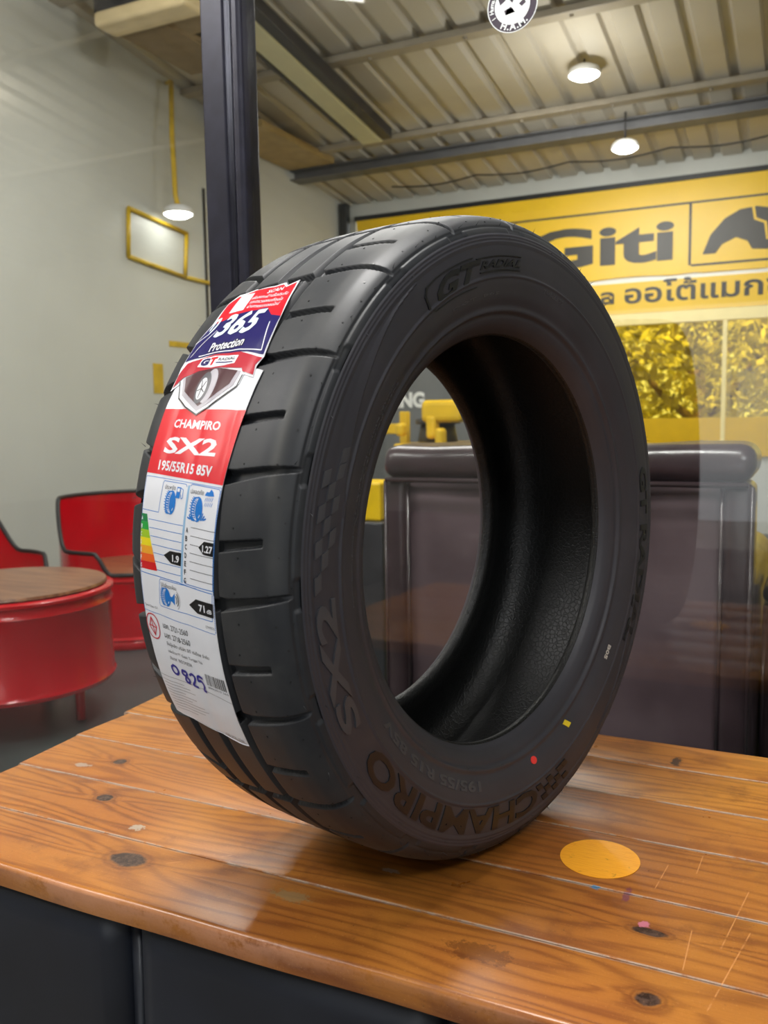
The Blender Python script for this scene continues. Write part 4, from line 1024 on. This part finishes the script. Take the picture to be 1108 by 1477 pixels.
def rod(a, b_, rr=.012): mb.cyl((xw, a[0], a[1]), (xw, b_[0], b_[1]), rr, n=10)
mb.tube([(-3.17, 3.62, 2.425), (-3.14, 3.57, 2.1), (-3.12, 3.555, 1.75), (-3.10, 3.55, 1.683)], .015, 10); mb.tube([(xw, 3.66, 2.44), (-3.17, 3.62, 2.425)], .012, 8)
for a, b_ in (((3.276, 1.634), (3.80, 1.582)), ((3.80, 1.582), (3.77, 1.309)), ((3.77, 1.309), (3.258, 1.359)), ((3.258, 1.359), (3.276, 1.634)), ((3.77, 1.309), (4.2, 1.30))): rod(a, b_, .013)
o = mb.out('wall_conduit', M['yellowpaint']); tag(o, 'yellow pipe run with a square loop on the white left wall', 'pipe')
mb = MB(); mb.box((XL+.001, 3.44, .58), (XL+.004, 3.53, .76)); o = mb.out('paint_mark', M['yellowpaint']); tag(o, 'upright yellow paint stripe low on the white wall beside the tyre tread', 'paint mark')
mb = MB(); mb.box((XL+.001, 3.60, .87), (XL+.004, 3.85, .905)); o = mb.out('paint_mark', M['yellowpaint']); tag(o, 'short level yellow paint stripe on the white wall above the upright stripe', 'paint mark')
o = boxobj('wall_cable', (XL+.001, 3.99, .2), (XL+.012, 4.005, 1.9), M['blacktrim']); tag(o, 'thin dark cable running down the white wall left of the dark post', 'cable')

# ------------------------------------------------------------------ yellow machine and lettering seen through the tyre's opening
MC = thing('tyre_machine', 'yellow and black workshop machine seen through the hole of the tyre', 'machine', (-1.75, 4.0, ZF))
mb = MB(); mb.box((-.05, -.3, 0), (.55, .3, .68), .02); mb.out('base_cabinet', M['tooldark'], MC)
mb = MB(); mb.box((-.02, -.32, .655), (.27, .2, .715), .01); mb.box((.235, -.34, .66), (.28, -.25, .80), .02, 3); mb.out('work_tray', M['toolyellow'], MC)
mb = MB(); mb.cyl((.12, 0, .70), (.12, 0, .82), .12, .10, 28); mb.cyl((.12, 0, .82), (.12, 0, .85), .13, n=28); mb.out('turntable', M['tooldark'], MC)
mb = MB(); mb.box((.115, -.25, .83), (.36, .1, .955), .03, 3); mb.box((.15, -.26, .74), (.21, -.18, .87), .02, 3); mb.out('arm_head', M['toolyellow'], MC)
mb = MB(); mb.box((-.10, -.06, .2), (-.055, .0, .895), .006); mb.box((-.24, -.1, .765), (-.10, .0, .825), .006); mb.box((-.03, -.28, .755), (.02, -.2, .83), .02, 3); mb.out('column', M['toolyellow'], MC)
mb = MB(); mb.cyl((-.02, .2, .3), (-.02, .2, .86), .05, n=20); mb.out('air_cylinder', M['tooldark'], MC)
BOX = boxobj('reflection_box', (-1.0, 1.66, .09), (-.87, 1.80, .212), simple('yellow box', (236, 196, 24), .35), .008)  # box added in place of a yellow reflection in the glass
BOX.location = (0, 0, 0); tag(BOX, 'small made-up yellow box standing for a reflection just left of the armchair, seen through the tyre', 'box')
o = boxobj('stand', (-1.02, 1.63, ZF), (-.85, 1.84, .09), M['tooldark'], .006); tag(o, 'narrow dark stand carrying the small yellow box', 'stand')
GP = thing('lettered_panel', 'pale grey panel with white capital letters seen through the upper part of the tyre hole', 'panel', (-2.6, 5.2, ZF))
mb = MB(); mb.box((-.75, .0, .0), (.95, .03, 1.35), .004); mb.out('board', simple('grey board', (112, 114, 114), .4, var=.1, scale=3), GP)
wall_text('white_letters', 'ING', .15, .378, .93, 1.045, -.001, M['signwhite'], GP, .05)

# ------------------------------------------------------------------ our side of the glass, behind the photographer (seen only as reflections)
def stack_tyre(x, y, z, label):
    label = label % ('lowest', 'second from the floor', 'middle', 'second from the top', 'topmost')[int(round((z-ZF-.1)/.192))]
    mb = MB(); pr = [(.19, -.075), (.24, -.095), (.28, -.09), (.298, -.06), (.30, 0), (.298, .06), (.28, .09), (.24, .095), (.19, .075), (.20, .05), (.265, .07), (.28, 0), (.265, -.07), (.20, -.05), (.19, -.075)]
    rings = []
    mb.lathe(pr, n=40); o = mb.out('spare_tyre', M['tyrewall'], smooth=True, loc=(x, y, z)); tag(o, label, 'tyre', 'tyres stacked in the bay')
for k in range(5): stack_tyre(-1.95, -2.3, ZF+.10+k*.192, 'plain black tyre, %s of the stack reflected in the glass')
